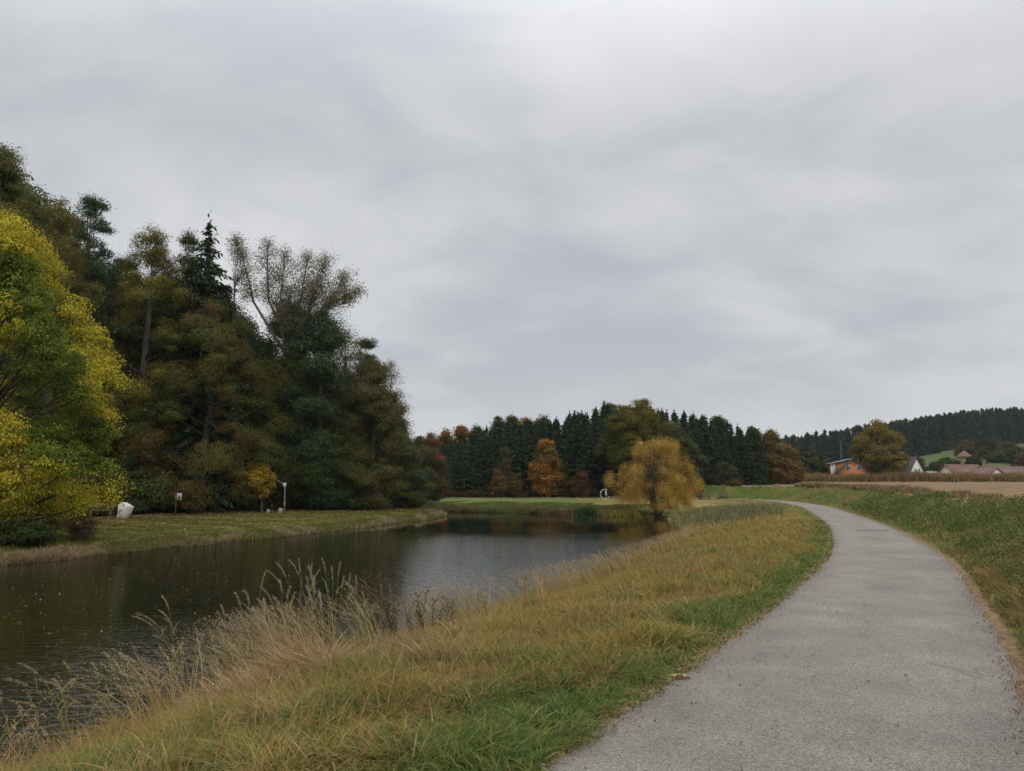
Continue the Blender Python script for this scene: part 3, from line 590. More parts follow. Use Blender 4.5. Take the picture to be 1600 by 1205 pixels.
def build_trees():
    # --- near left: the yellow ash leaning over the shore
    GY = pal((.52,.42,.035),(.58,.45,.045),(.42,.38,.035),(.48,.44,.06))
    plant('ash_tree', 'large ash turning bright yellow over green leaves at the water edge, nearest opposite tree', 'tree', 14, 318, 188, 32.5, pal((.09,.135,.02),(.14,.185,.027),(.22,.25,.035),(.07,.10,.017)), 1, 'ash',
          base=.04, nc=1500, nl=130, ls=.105, cs=.42, shell=.5, lumps=.25, flat=.5, droop=.35, topcol=GY, limbs=110, aspect=.42, lob=64, tr=.2)
    # --- the wood behind it, front row
    A = 'autumn trees of the wood on the opposite shore'
    plant('oak_tree', 'tall dense olive brown tree behind the yellow ash, highest crown of the wood', 'tree', 10, 214, 96, 54, OLVBR, 2, 'skirt', group=A, base=.1, nc=714, nl=167, ls=0.118, cs=0.576, shell=.5, lumps=.35, lob=58, limbs=50)
    plant('oak_tree', 'olive brown tree between the highest crown and the dark ragged pine', 'tree', 98, 300, 78, 56, pal((.15,.135,.032),(.19,.155,.038),(.12,.115,.03)), 3, 'egg', group=A, base=.1, nc=442, nl=137, ls=0.113, cs=0.540, shell=.45, lumps=.4, lob=58, limbs=40)
    plant('pine_tree', 'dark ragged pine with tufted branches rising behind the yellow ash', 'tree', 146, 296, 50, 60, PINE, 4, 'egg', M_needle, group=A, base=.2, nc=323, nl=198, ls=0.156, cs=0.504, shell=.4, lumps=.75, flat=.5, needle=True, lob=58, limbs=80)
    plant('pine_tree', 'lower dark pine filling the dip left of the olive yellow crown', 'tree', 192, 398, 52, 64, PINE, 5, 'round', M_needle, group=A, base=.1, nc=408, nl=230, ls=0.156, cs=0.540, shell=.3, lumps=.5, flat=.55, needle=True, lob=58, limbs=50)
    plant('maple_tree', 'olive yellow round crowned tree left of the pointed dark spruce', 'tree', 243, 346, 76, 62, pal((.20,.19,.038),(.24,.20,.045),(.15,.16,.032),(.17,.135,.032)), 6, 'egg', group=A, base=.08, nc=612, nl=167, ls=0.113, cs=0.576, shell=.5, lumps=.3, lob=58, limbs=45)
    x, _, z = at_y(328, 341, 64); z0 = gz(x, 64)
    put_tree('spruce_tree', 'pointed dark spruce standing above the wood beside the pale bare poplar', 'tree', (x, 64, z0), make_spruce(z-z0, 8.0, 7, levels=46, per=13, needle=.46), M_needle, group=A)
    plant('pine_tree', 'broad dark green pine crown just left of the pointed spruce', 'tree', 297, 350, 44, 65, DKG, 8, 'egg', M_needle, group=A, base=.15, nc=340, nl=198, ls=0.172, cs=0.540, shell=.4, lumps=.4, flat=.65, needle=True, lob=58, limbs=40)
    plant('hornbeam_tree', 'broad red brown hornbeam with foliage down to the lawn in the middle of the wood', 'tree', 335, 462, 112, 62, REDBR, 9, 'skirt', group=A, base=.04, nc=1054, nl=183, ls=0.106, cs=0.540, shell=.55, lumps=.3, flat=.65, droop=.15, lob=58, limbs=70)
    plant('hornbeam_tree', 'dark green low crowned tree behind the white boulder', 'tree', 225, 560, 70, 63, pal((.05,.055,.016),(.035,.045,.014),(.08,.075,.02),(.06,.045,.018)), 10, 'skirt', group=A, base=.1, nc=561, nl=167, ls=0.106, cs=0.540, shell=.5, lumps=.35, flat=.65, lob=58, limbs=50)
    plant('poplar_tree', 'slender nearly bare poplar with pale leaves beside the pointed spruce', 'tree', 374, 366, 24, 67, PALE, 11, 'column', bark=M_bark_pale, group=A, base=.45, nc=120, nl=75, ls=0.094, cs=.5, shell=.1, lumps=.3, flat=1.0, limbs=60, twigs=3, tr=.2)
    # big forked pale poplar: several plumes
    big_poplar(A)
    plant('pine_tree', 'dark green pine below the pale forked poplar', 'tree', 455, 470, 62, 69, DKG, 13, 'egg', M_needle, group=A, base=.05, nc=430, nl=253, ls=.22, cs=.8, shell=.45, lumps=.35, flat=.65, needle=True, limbs=60)
    plant('pine_tree', 'dark pine with a blue green top right of the forked poplar', 'tree', 505, 485, 52, 67, PINE, 14, 'egg', M_needle, group=A, base=.05, nc=330, nl=253, ls=.22, cs=.8, shell=.4, lumps=.45, flat=.55, needle=True, limbs=60)
    plant('willow_tree', 'grey brown thinning willow with fine twigs right of the forked poplar', 'tree', 540, 505, 74, 70.5, pal((.17,.14,.065),(.14,.13,.05),(.20,.165,.085),(.11,.115,.038)), 15, 'dome', group=A, base=.2, nc=300, nl=126, ls=0.108, cs=.75, shell=.6, lumps=.35, flat=.7, limbs=60, twigs=3)
    plant('pine_tree', 'small tufted pine tip showing on the right shoulder of the wood', 'tree', 573, 522, 26, 74, PINE, 16, 'egg', M_needle, group=A, base=.1, nc=221, nl=183, ls=0.172, cs=0.504, shell=.3, lumps=.4, flat=.55, needle=True, lob=58, limbs=40)
    plant('alder_tree', 'dark olive tree on the right shoulder of the wood sloping down to the shore', 'tree', 585, 555, 58, 69, pal((.10,.11,.034),(.14,.13,.045),(.08,.09,.03),(.17,.145,.065)), 17, 'egg', group=A, base=.03, nc=714, nl=167, ls=0.113, cs=0.540, shell=.5, lumps=.3, lob=58, limbs=50)
    plant('birch_tree', 'wispy nearly bare birch at the right edge of the wood', 'tree', 612, 560, 34, 75, PALE*.8, 18, 'round', bark=M_bark_pale, group=A, base=.3, nc=130, nl=46, ls=0.094, cs=.6, shell=.3, lumps=.4, flat=.9, limbs=60, twigs=3, tr=.16)
    plant('pine_tree', 'dark low pine closing the right end of the wood above the pond bend', 'tree', 608, 630, 46, 77, PINE, 19, 'skirt', M_needle, group=A, base=.04, nc=561, nl=215, ls=0.172, cs=0.540, shell=.4, lumps=.45, flat=.5, needle=True, lob=58, limbs=40)
    plant('alder_tree', 'dark green alder with foliage to the ground right of the red brown hornbeam', 'tree', 505, 600, 80, 69, DKG*1.1, 20, 'skirt', group=A, base=.02, nc=816, nl=183, ls=0.113, cs=0.540, shell=.5, lumps=.3, lob=58, limbs=50)
    plant('hazel_tree', 'small yellow leaved hazel beside the leaning steel sculpture', 'tree', 412, 722, 20, 61.5, pal((.40,.27,.03),(.32,.24,.03),(.20,.17,.03)), 21, 'round', base=.35, nc=60, nl=70, ls=.14, cs=.35, shell=.3, lumps=.4, limbs=20)
    # back rows: trees that close the wood
    plant('dark_yew', 'small dark green yew bush in deep shade between the white boulder and the notice board', 'bush', 240, 735, 20, 60, DKG, 24, 'skirt', base=.02, nc=90, nl=90, ls=.12, cs=.4, shell=.4, lumps=.3, limbs=10)
    r = np.random.default_rng(77); protos = []
    for i, (pl, nd) in enumerate(((DKG, True), (OLVBR, False), (PINE, True), (DKG, False))):
        protos.append(put_tree('wood_tree', 'dark tree in the shaded back rows of the wood on the opposite shore', 'tree', (0, 0, 0), make_tree(14, 3.6, pl, 200+i, 'egg', base=.03, nc=420, nl=150, ls=.15, cs=.7, shell=.35, lumps=.35, needle=nd, limbs=20), M_needle if nd else M_leaf, group='shaded trees filling the back of the wood'))
    used = set(); wcount = ({}, {})
    sky = lambda px: np.interp(px, [-60, 0, 60, 110, 150, 185, 220, 300, 350, 420, 540, 600, 640, 665], [250, 235, 280, 350, 370, 410, 400, 410, 460, 510, 550, 620, 680, 720])
    wm = [(-100, 'left edge'), (10, 'highest crown'), (98, 'olive brown tree'), (146, 'ragged pine'), (192, 'lower pine'), (243, 'olive yellow crown'), (328, 'pointed spruce'), (452, 'forked poplar'), (540, 'grey brown willow')]
    for row, Yb in enumerate((70, 79)):
        for px in np.arange(-60, 640 if row < 2 else 600, 36):
            q = px+r.uniform(-12, 12); Y = Yb+r.uniform(-2, 2)+(px > 520)*5; top = sky(q)+r.uniform(5, 60); rank = ('first', 'second')[row]; cnt_ = wcount[row]; lb = 'dark tree, %s back rank of wood, %s' % (rank, place_word(px, wm, cnt_))
            x, _, zt = at_y(q, top, Y); z0 = gz(x, Y); sc = (zt-z0)/14; k = int(r.integers(0, 4)); sx = max(sc, .75)
            if k not in used: used.add(k); p = protos[k]; p.location = (x, Y, z0); p.scale = (sx, sx, sc); p.rotation_euler = (0, 0, r.random()*6); p['label'] = lb
            else: copy_tree(protos[k], (x, Y, z0), r.random()*6, (sx, sx, sc), lb)
    # understorey bushes along the edge of the lawn
    bp = []
    for i, pl in enumerate((DKG*1.1, pal((.07,.065,.022),(.05,.05,.018),(.09,.07,.025)), pal((.05,.06,.018),(.07,.07,.02)))):
        bp.append(put_tree('understorey_bush', 'dark bush in the understorey at the edge of the wood', 'bush', (0, 0, 0), make_tree(3.2, 2.2, pl, 230+i, 'skirt', base=.02, nc=120, nl=90, ls=.14, cs=.42, shell=.4, lumps=.4, limbs=10, stems=3), group='bushes along the foot of the wood')); used.add(('b', i))
    first = set()
    bm_ = [(-100, 'left edge'), (128, 'bare twigged bush'), (194, 'white boulder'), (281, 'notice board'), (412, 'yellow hazel'), (444, 'steel mast sculpture'), (530, 'pale willow trunk')]; bc = {}
    for q in np.arange(-40, 640, 20):
        lb = 'dark understorey bush at the foot of the wood, '+place_word(q, bm_, bc)
        q = q+r.uniform(-8, 8); Y = np.interp(q, [-40, 200, 330, 440, 640], [50, 55.5, 62, 69, 78])+r.uniform(0, 3); x = at_y(q, 780, Y)[0]; k = int(r.integers(0, 3)); s = r.uniform(.75, 1.35); z0 = gz(x, Y)-.05
        if k not in first: first.add(k); p = bp[k]; p.location = (x, Y, z0); p.scale = (s,)*3; p['label'] = lb
        else: copy_tree(bp[k], (x, Y, z0), r.random()*6, s, lb)
    # shore bushes
    plant('shore_bush', 'dark bare twigged bush on the bank below the yellow ash', 'bush', 128, 800, 26, 33.5, pal((.10,.07,.045),(.07,.055,.03),(.13,.09,.055)), 31, 'round', base=.02, nc=70, nl=60, ls=.09, cs=.25, shell=.3, lumps=.4, limbs=30, stems=5, tr=.04, aspect=.25)
    plant('shore_bush', 'low green bush at the waterline in the left corner of the pond', 'bush', 22, 815, 66, 30.5, pal((.035,.06,.015),(.05,.075,.02),(.07,.07,.03)), 32, 'dome', base=.02, nc=150, nl=90, ls=.10, cs=.28, shell=.4, lumps=.4, limbs=30, stems=5, tr=.05)
    plant('grey_willow_bush', 'broad grey olive willow bush at the far end of the opposite lawn', 'bush', 660, 695, 50, 86, pal((.085,.085,.04),(.07,.065,.03),(.10,.09,.05),(.05,.055,.025)), 33, 'dome', base=.1, nc=280, nl=120, ls=.2, cs=.7, shell=.55, lumps=.22, limbs=60, stems=6, tr=.22, aspect=.3)
    plant('tan_bush', 'tan leafless looking bush left of the grey olive willow bush', 'bush', 617, 752, 22, 78, pal((.20,.12,.06),(.15,.09,.045),(.11,.07,.035)), 34, 'dome', base=.02, nc=80, nl=80, ls=.12, cs=.3, shell=.4, lumps=.2, limbs=24, stems=5, tr=.06, aspect=.25)
    RED = pal((.38,.045,.03),(.26,.035,.025),(.42,.07,.05))
    plant('red_maple', 'slim bright red sapling before the dark spruces left in the far forest', 'tree', 685, 708, 8, 112, RED, 35, 'column', base=.15, nc=40, nl=70, ls=.22, cs=.4, shell=.2, lumps=.4, limbs=16)
    plant('red_shrub', 'dark red shrub at the foot of the left end of the far forest', 'bush', 690, 748, 11, 110, RED*.45, 36, 'dome', base=.02, nc=40, nl=70, ls=.2, cs=.4, shell=.3, lumps=.4, limbs=12, stems=3, tr=.06)
    # --- far forest
    spr = [make_spruce(14, 3.3, 300+i, levels=26, per=9, needle=.55) for i in range(4)]; G = 'dark spruces of the far forest'
    skyl = lambda px: np.interp(px, [660, 700, 730, 765, 800, 840, 878, 892, 915, 945, 960, 1000, 1045, 1075, 1105, 1125, 1150, 1172, 1190], [700, 688, 678, 662, 655, 652, 652, 640, 640, 628, 636, 632, 640, 640, 645, 655, 662, 668, 690])
    root = None
    fm = [(600, 'red sapling'), (790, 'thin yellowish sapling'), (852, 'orange maple'), (908, 'dull orange bush'), (1003, 'big olive tree'), (1128, 'alder above the footbridge')]; rk = {119: 'front', 125: 'second', 132: 'third', 140: 'rear'}
    for Yb, st in ((119, 19), (125, 15), (132, 14), (140, 9)):
        fc_ = {}
        for px in np.arange(688+st*.3, 1188, st):
            q = px+r.uniform(-4, 4); Y = Yb+r.uniform(-2.5, 2.5); top = skyl(q)+abs(r.normal())*6+(16 if Yb == 119 else 0)+(0 if r.random() < .6 else r.uniform(0, 9))
            x, _, zt = at_y(q, top, Y); z0 = gz(x, Y); sc = (zt-z0)/14.2; sx = sc*r.uniform(1.0, 1.4); k = int(r.integers(0, 4))
            rt = empty('spruce_tree', (x, Y, z0), r.random()*6, (sx, sx, sc)); tag(rt, 'dark spruce, %s rank of the far forest, %s' % (rk[Yb], place_word(px, fm, fc_)), 'tree', G)
            obj('crown', spr[k][0], M_needle, rt); obj('trunk', spr[k][1], M_bark, rt)
    def far(name, lbl, px, top, hw, Y, p, seed, kind='egg', cat='tree', **k):
        d = dict(base=.12, nc=240, nl=90, ls=.28, cs=.7, lob=34, shell=.45, lumps=.35, limbs=24); d.update(k)
        return plant(name, lbl, cat, px, top, hw, Y, p, seed, kind, **d)
    GRN = pal((.055,.075,.02),(.075,.09,.025),(.04,.055,.018),(.09,.10,.035))
    far('maple_tree', 'bright orange maple standing before the dark spruces', 852, 684, 19, 114, pal((.16,.12,.03),(.26,.14,.035),(.12,.10,.03)), 40, 'egg', base=.06, nc=260, lob=40, lumps=.2, topcol=ORANGE, nl=80, ls=.28, cs=.6)
    far('maple_tree', 'half green half orange maple just behind the bright orange one', 866, 718, 20, 117, pal((.12,.09,.02),(.07,.07,.02),(.18,.11,.03)), 41, 'skirt', base=.02)
    far('maple_tree', 'yellow orange crown showing high among green trees above the far forest', 821, 652, 13, 143, pal((.34,.19,.04),(.26,.17,.04)), 42, 'egg', base=.3)
    far('beech_tree', 'small rust orange crown at the left end of the far skyline', 673, 676, 15, 150, pal((.22,.11,.04),(.17,.10,.035),(.12,.10,.03)), 43)
    far('beech_tree', 'wide orange crown left of the red topped one on the far skyline', 697, 670, 19, 152, pal((.27,.13,.035),(.21,.12,.035),(.13,.11,.03)), 44)
    far('beech_tree', 'red orange topped crown on the far skyline beside rounded green crowns', 722, 665, 18, 146, pal((.28,.11,.04),(.21,.10,.03),(.15,.12,.04)), 45)
    far('oak_tree', 'rounded green crown on the far skyline right of the red orange one', 745, 664, 19, 150, GRN, 46)
    far('oak_tree', 'small olive crown at the gap between the wood and the far forest', 655, 682, 14, 156, GRN*.9, 47)
    far('oak_tree', 'first of the two high green crowns left of the yellow orange crown', 778, 650, 20, 148, GRN, 48)
    far('oak_tree', 'second high green crown touching the yellow orange crown', 800, 648, 18, 146, GRN*.9, 49)
    far('oak_tree', 'green crown right of the yellow orange crown on the far skyline', 848, 648, 17, 147, GRN*1.1, 50)
    far('oak_tree', 'light green crown behind spruce tips left of the big olive tree', 951, 626, 20, 146, pal((.09,.12,.03),(.12,.15,.04)), 51)
    far('lime_tree', 'big rounded olive green tree rising behind the golden willow', 1000, 621, 62, 112, pal((.10,.11,.024),(.13,.13,.028),(.07,.085,.02)), 52, 'round', base=.03, nc=700, nl=110, ls=.22, cs=.65, shell=.5, lumps=.15, lob=40, topcol=pal((.17,.135,.03),(.14,.12,.03)), limbs=50)
    far('willow_tree', 'grey green tree overlapping the right side of the big olive tree', 1052, 664, 42, 108, pal((.085,.10,.045),(.065,.08,.035),(.10,.115,.06)), 53, 'egg', base=.05, nc=330, nl=100, ls=.24, cs=.7, shell=.55, lumps=.3)
    far('oak_tree', 'green crown showing between spruce tips at the right of the forest', 1120, 648, 20, 146, GRN, 54)
    far('alder_tree', 'dark grey green tree at the foot of the forest above the footbridge', 1128, 725, 26, 115, pal((.045,.055,.028),(.06,.07,.035)), 55, 'skirt', base=.02)
    far('oak_tree', 'mid green tree at the right end of the spruce forest', 1176, 666, 17, 128, pal((.04,.075,.02),(.06,.09,.025),(.03,.05,.018)), 56, 'egg', base=.03, nc=220)
    far('cherry_tree', 'rust brown tree beside the mid green one at the right end of the forest', 1203, 672, 22, 130, pal((.20,.13,.045),(.16,.11,.04),(.11,.10,.03),(.24,.16,.06)), 57, 'egg', base=.05, nc=300, lob=40, ls=.28)
    far('cherry_tree', 'lower yellow brown tree sloping down from the rust brown one', 1228, 694, 20, 132, pal((.28,.17,.04),(.20,.13,.035),(.12,.10,.03)), 58, 'egg', base=.03, nc=200, ls=.28)
    far('golden_bush', 'tiny golden bush at the right edge of the willow above the footbridge', 1092, 742, 6, 100, pal((.36,.22,.05),(.10,.06,.03)), 59, 'round', cat='bush', nc=30, nl=40, ls=.18, cs=.3, limbs=8)
    far('pine_sapling', 'small yellowish pine sapling on the bank right of the footbridge', 1146, 750, 9, 108, pal((.12,.12,.03),(.09,.08,.03),(.07,.05,.025)), 60, 'skirt', base=.02, nc=60, nl=50, ls=.18, cs=.3, limbs=12)
    # brushwood at the foot of the forest
    far('orange_bush', 'dull orange bush at the foot of the spruces left of the ring sculpture', 908, 735, 14, 113, pal((.17,.08,.03),(.11,.07,.025)), 61, 'dome', cat='bush', base=.02, nc=70, ls=.22, cs=.5)
    far('yellow_sapling', 'thin yellowish sapling before the spruces left of the orange maple', 790, 698, 11, 115, pal((.15,.11,.04),(.08,.08,.025)), 62, 'skirt', base=.02, nc=60, nl=40, ls=.22, cs=.5)
    far('yellow_sapling', 'low russet sapling at the foot of the spruces left of the thin yellowish one', 777, 732, 9, 113, pal((.20,.11,.04),(.12,.08,.03)), 63, 'skirt', base=.02, nc=40, nl=40, ls=.2, cs=.4)
    far('yellow_sapling', 'low yellow sapling between the thin yellowish sapling and the orange maple', 808, 738, 8, 113, pal((.18,.14,.04),(.10,.09,.03)), 64, 'skirt', base=.02, nc=40, nl=40, ls=.2, cs=.4)
    P = []; n = 26000
    x = r.uniform(-14, 36, n); y = 113.5+r.random(n)*3.5+np.where(x > 24, 3, 0); hh = (.3+1.3*fbm(x, y, 1.6))*r.random(n)**.7; P = np.c_[x, y, survey(np.c_[x, y]).z+hh]
    cc = pal((.05,.055,.02),(.10,.06,.03),(.035,.04,.016),(.12,.09,.04))[r.integers(0, 4, n)]*(.7+.6*r.random(n))[:,None]
    tag(obj('undergrowth', leaves_mesh('undergrowth', P, .26, .16, cc, r), M_leaf), 'brown and green undergrowth along the foot of the far forest', 'undergrowth', kind='stuff')
    # --- golden willow
    plant('golden_willow', 'golden orange willow with a fan of dark stems at the pond corner', 'tree', 1025, 683, 68, 72, GOLD*1.12, 70, 'fan', base=.05, nc=720, nl=120, ls=.115, cs=.36, shell=.58, lumps=.42, flat=1.1, aspect=.22, limbs=300, stems=12, tr=.21, zb=-1.25, lob=80)
    # --- walnut, village trees
    plant('walnut_tree', 'big yellow brown walnut tree standing alone between the orange house and the white house', 'tree', 1368, 658, 37, 196, pal((.24,.17,.035),(.19,.145,.03),(.13,.12,.025),(.29,.20,.045)), 71, 'egg', base=.13, nc=420, nl=110, ls=.42, cs=1.05, shell=.5, lumps=.3, limbs=50)
    v = [(1262, 708, 18, 205, GRN*.8, 'low olive bush left of the orange house', 0), (1283, 712, 16, 208, GRN, 'second low green bush touching the orange house', 0), (1250, 716, 10, 200, GRN*.7, 'small dark bush at the end of the far forest', 0),
         (1508, 688, 13, 330, pal((.12,.075,.03),(.09,.07,.028)), 'round brownish tree above the little pointed roof', 1), (1531, 684, 12, 340, GRN*.7, 'dull green round tree right of the brownish one on the hill foot', 1), (1549, 681, 13, 345, pal((.055,.07,.04),(.045,.055,.03)), 'grey green tree highest of the hill foot group', 1),
         (1574, 688, 15, 330, pal((.09,.085,.028),(.07,.07,.025)), 'olive tree right of the grey green one on the hill foot', 1), (1556, 705, 14, 310, GRN, 'low green tree in front of the hill foot group', 1), (1592, 697, 16, 300, GRN*.9, 'green tree at the right end of the hill foot group', 1),
         (1521, 714, 10, 290, GRN*.6, 'dark round bush right of the little pointed roof', 0), (1480, 716, 14, 285, pal((.07,.11,.025),(.05,.085,.02)), 'leafy green bush on the meadow slope', 0), (1463, 722, 9, 280, pal((.06,.10,.025),(.05,.08,.02)), 'small green bush right of the white house', 0),
         (1500, 722, 8, 275, GRN*.6, 'small dark bush between the meadow slope and the red roof', 0), (1594, 712, 12, 240, pal((.12,.06,.04),(.09,.05,.035)), 'reddish bare bush above the brown roof', 0), (1490, 728, 16, 262, pal((.10,.12,.03),(.07,.09,.025)), 'yellow green hedge bush before the red roof', 0), (1427, 712, 12, 260, GRN*.7, 'dark tree behind the white house', 1)]
    for i, (px, top, hw, Y, p, l, tr_) in enumerate(v):
        far('village_tree' if tr_ else 'village_bush', l, px, top, hw, Y, p, 400+i, 'egg' if tr_ else 'dome', 'tree' if tr_ else 'bush', nc=90, nl=60, ls=.75, cs=1.2 if tr_ else .8, base=.05, limbs=10)
    # --- hill forest: a far-off wood seen as one mass, its front edge and skyline of single conifer shapes
    lo = [make_spruce(18, 3.0, 500+i, levels=13, per=6, needle=1.5, palette=SPRUCE*.9) for i in range(3)]
    vs = []
    for me, _ in lo:
        a = np.empty(len(me.vertices)*3, np.float32); me.vertices.foreach_get('co', a); c = np.empty(len(me.vertices)*4, np.float32); me.color_attributes['Col'].data.foreach_get('color', c); vs.append((a.reshape(-1, 3), c.reshape(-1, 4)[:, :3]))
    VV = []; CC = []; cnt = 0
    for _ in range(5200):
        az = r.uniform(.20, .82); Y = r.uniform(352, 640)
        px = 800+F*az
        front = np.interp(px, [1030, 1250, 1420, 1460, 1500, 1600, 1700], [400, 400, 385, 395, 430, 440, 440])
        if Y < front or (Y > front+110 and Y < 540 and r.random() < .75) or cnt > 1500: continue
        x = az*Y; z0 = gz(x, Y) if False else None; VV.append((x, Y, int(r.integers(0, 3)), r.uniform(.75, 1.15), r.random()*6)); cnt += 1
    P = np.array([(v_[0], v_[1]) for v_ in VV]); Z = survey(P).z; OV = []; OC = []
    for (x, Y, k, s, th), z in zip(VV, Z):
        a, c = vs[k]; ct, sn = math.cos(th), math.sin(th); OV.append(np.c_[(a[:,0]*ct-a[:,1]*sn)*s+x, (a[:,0]*sn+a[:,1]*ct)*s+Y, a[:,2]*s+z]); OC.append(c*r.uniform(.7, 1.3)*(np.array((1.3, 1.2, 1.0)) if r.random() < .12 else 1))
    V = np.vstack(OV); tag(obj('hill_forest', mk_mesh('hill_forest', V, [np.arange(len(V)).reshape(-1, 4)], np.vstack(OC)), M_needle), 'dark conifer forest covering the hill behind the village', 'forest', kind='stuff')
def big_poplar(group):
    """forked pale poplar with plume-like upright limbs"""
    Y = 68.0; r = np.random.default_rng(12); x0, _, _ = at_y(452, 700, Y); z0 = gz(x0, Y); W2 = lambda px, py, dy=0: np.array(at_y(px, py, Y+dy))-np.array([x0, Y, z0])
    mb = MB(); fork = W2(450, 560); mb.tube([np.array([0, 0, -.4]), fork*.5+np.array([.1, .1, 0]), fork], [.42, .34, .3], 9, cap=False)
    C = []; plumes = [((395, 470), (368, 372), 15, -1), ((420, 470), (418, 382), 17, 1), ((435, 500), (445, 395), 17, 0), ((468, 480), (482, 400), 19, 1), ((480, 490), (512, 402), 21, -1), ((500, 500), (540, 428), 20, 1), ((505, 480), (560, 452), 16, -1), ((470, 520), (500, 440), 24, 2), ((440, 520), (455, 450), 20, -2)]
    for (a, b, wd, dy) in plumes:
        A = W2(*a, dy*.6); B = W2(*b, dy); limb(mb, fork, A, .2, .11, r, .05, 5, 6); limb(mb, A, B, .11, .015, r, -.02, 7, 5)
        for t in np.linspace(.08, 1, 16):
            c0 = A*(1-t)+B*t
            for q in range(3):
                c = c0+r.normal(size=3)*np.array([1, 1, .7])*wd*Y/F*.42*(.5+1.1*math.sin(math.pi*min(1, t*.9+.1))); limb(mb, c0-np.array([0, 0, .6]), c, .03, .008, r, .0, 4, 3); C.append(c)
                for w in range(2): limb(mb, c0, c+r.normal(size=3)*.5, .012, .006, r, 0, 3, 3)
    C = np.array(C); n = len(C)*70; idx = np.repeat(np.arange(len(C)), 70); P = C[idx]+r.normal(size=(n, 3))*.34; col = PALE[r.integers(0, 4, n)]*(.7+.7*r.random(n))[:,None]*np.array((.95, 1.0, .9))
    put_tree('poplar_tree', 'tall forked poplar with pale thinning plumes against the sky', 'tree', (x0, Y, z0), (leaves_mesh('crown', P, .13, .08, col, r), mb.mesh('trunk', sm=True)), bark=M_bark_pale, group=group)
build_trees()
#@@OBJECTS
# ------------------------------------------------------------------ built things
def paint(name, c, rough=.7, var=.15, scale=4, bump=0.0, spec=.3, metal=0.0): 
    c = np.array(c); return noise_mat(name, [(.3, tuple(c*(1-var))), (.7, tuple(c*(1+var)))], scale, 6, rough, bump, spec=spec, metal=metal)
def house(name, label, px, Y, w, d, eave, ridge, rz, wall, roofm, windows=(), dormer=None, chimney=None, cat='house', over=.5):
    """gabled house, gable end facing -y before the turn rz"""
    x = at_y(px, 740, Y)[0]; z0 = gz(x, Y); root = empty(name, (x, Y, z0), rz); tag(root, label, cat)
    m = MB(); m.prism([(-w/2, -.5), (w/2, -.5), (w/2, eave), (0, ridge), (-w/2, eave)], 0, d); obj('wall', m.mesh('wall'), wall, root)
    sl_ = (ridge-eave)/(w/2); t = .22; m = MB()
    for s in (-1, 1):
        xe = s*(w/2+over); ze = eave-over*sl_
        m.prism([(0, ridge+.02), (xe, ze+.02), (xe, ze+t), (0, ridge+t+.05)], -over, d+over)
    rf = obj('roof', m.mesh('roof'), roofm, root)
    if chimney: cx, cy = chimney; m = MB(); m.box((cx-.35, cy-.35, ridge-1.2), (cx+.35, cy+.35, ridge+1.1)); m.box((cx-.45, cy-.45, ridge+1.1), (cx+.45, cy+.45, ridge+1.25)); obj('chimney', m.mesh('chimney'), MAT['brick'], rf)
    for (wx, wz, ww, wh) in windows:
        m = MB(); f = .16
        for a, b in (((wx-ww/2-f, wz-f), (wx+ww/2+f, wz)), ((wx-ww/2-f, wz+wh), (wx+ww/2+f, wz+wh+f)), ((wx-ww/2-f, wz), (wx-ww/2, wz+wh)), ((wx+ww/2, wz), (wx+ww/2+f, wz+wh)), ((wx-.04, wz), (wx+.04, wz+wh))):
            m.box((a[0], -.09, a[1]), (b[0], .01, b[1]))
        fr = obj('window', m.mesh('window'), MAT['white'], root); m = MB(); m.box((wx-ww/2, -.03, wz), (wx+ww/2, .02, wz+wh)); obj('pane', m.mesh('pane'), MAT['glass'], fr)
    return root
MAT = dict(white=paint('white_plaster', (.62,.60,.56), var=.08), orange=paint('orange_plaster', (.42,.17,.06), var=.07), cream=paint('cream_plaster', (.50,.46,.38), var=.08), brick=paint('brick', (.28,.11,.07)),
    darkroof=paint('dark_roof_tiles', (.06,.055,.055), scale=2), redroof=noise_mat('red_roof_tiles', [(.3, (.13,.07,.05)), (.7, (.21,.12,.085))], 1.5, 8, .85, .5, bscale=6), brownroof=noise_mat('brown_roof_tiles', [(.3, (.11,.07,.055)), (.7, (.19,.12,.095))], 1.5, 8, .85, .5, bscale=6),
    glass=paint('window_glass', (.03,.035,.04), .15, spec=.6), solar=paint('blue_metal_roof', (.24,.29,.36), .35, .1, spec=.5), steel=paint('galvanised_steel', (.17,.17,.165), .6, .3, 9, metal=.2), grey=paint('grey_roof', (.25,.25,.24)),
    wood=noise_mat('weathered_wood', [(.3, (.07,.058,.045)), (.7, (.16,.135,.11))], 8, 6, .85, .3, stretch=(1,1,6)), concrete=paint('pale_concrete', (.26,.25,.23), .85, .3), offwhite=paint('weathered_white_paint', (.40,.39,.36), .7, .25, 9), rust=paint('rusty_steel', (.07,.045,.035), .8))
M_stone = noise_mat('white_marble', [(.36, (.10,.095,.085)), (.44, (.50,.48,.44)), (.7, (.72,.70,.66))], 2.3, 8, .8, .5, bscale=5, rgh=.65)
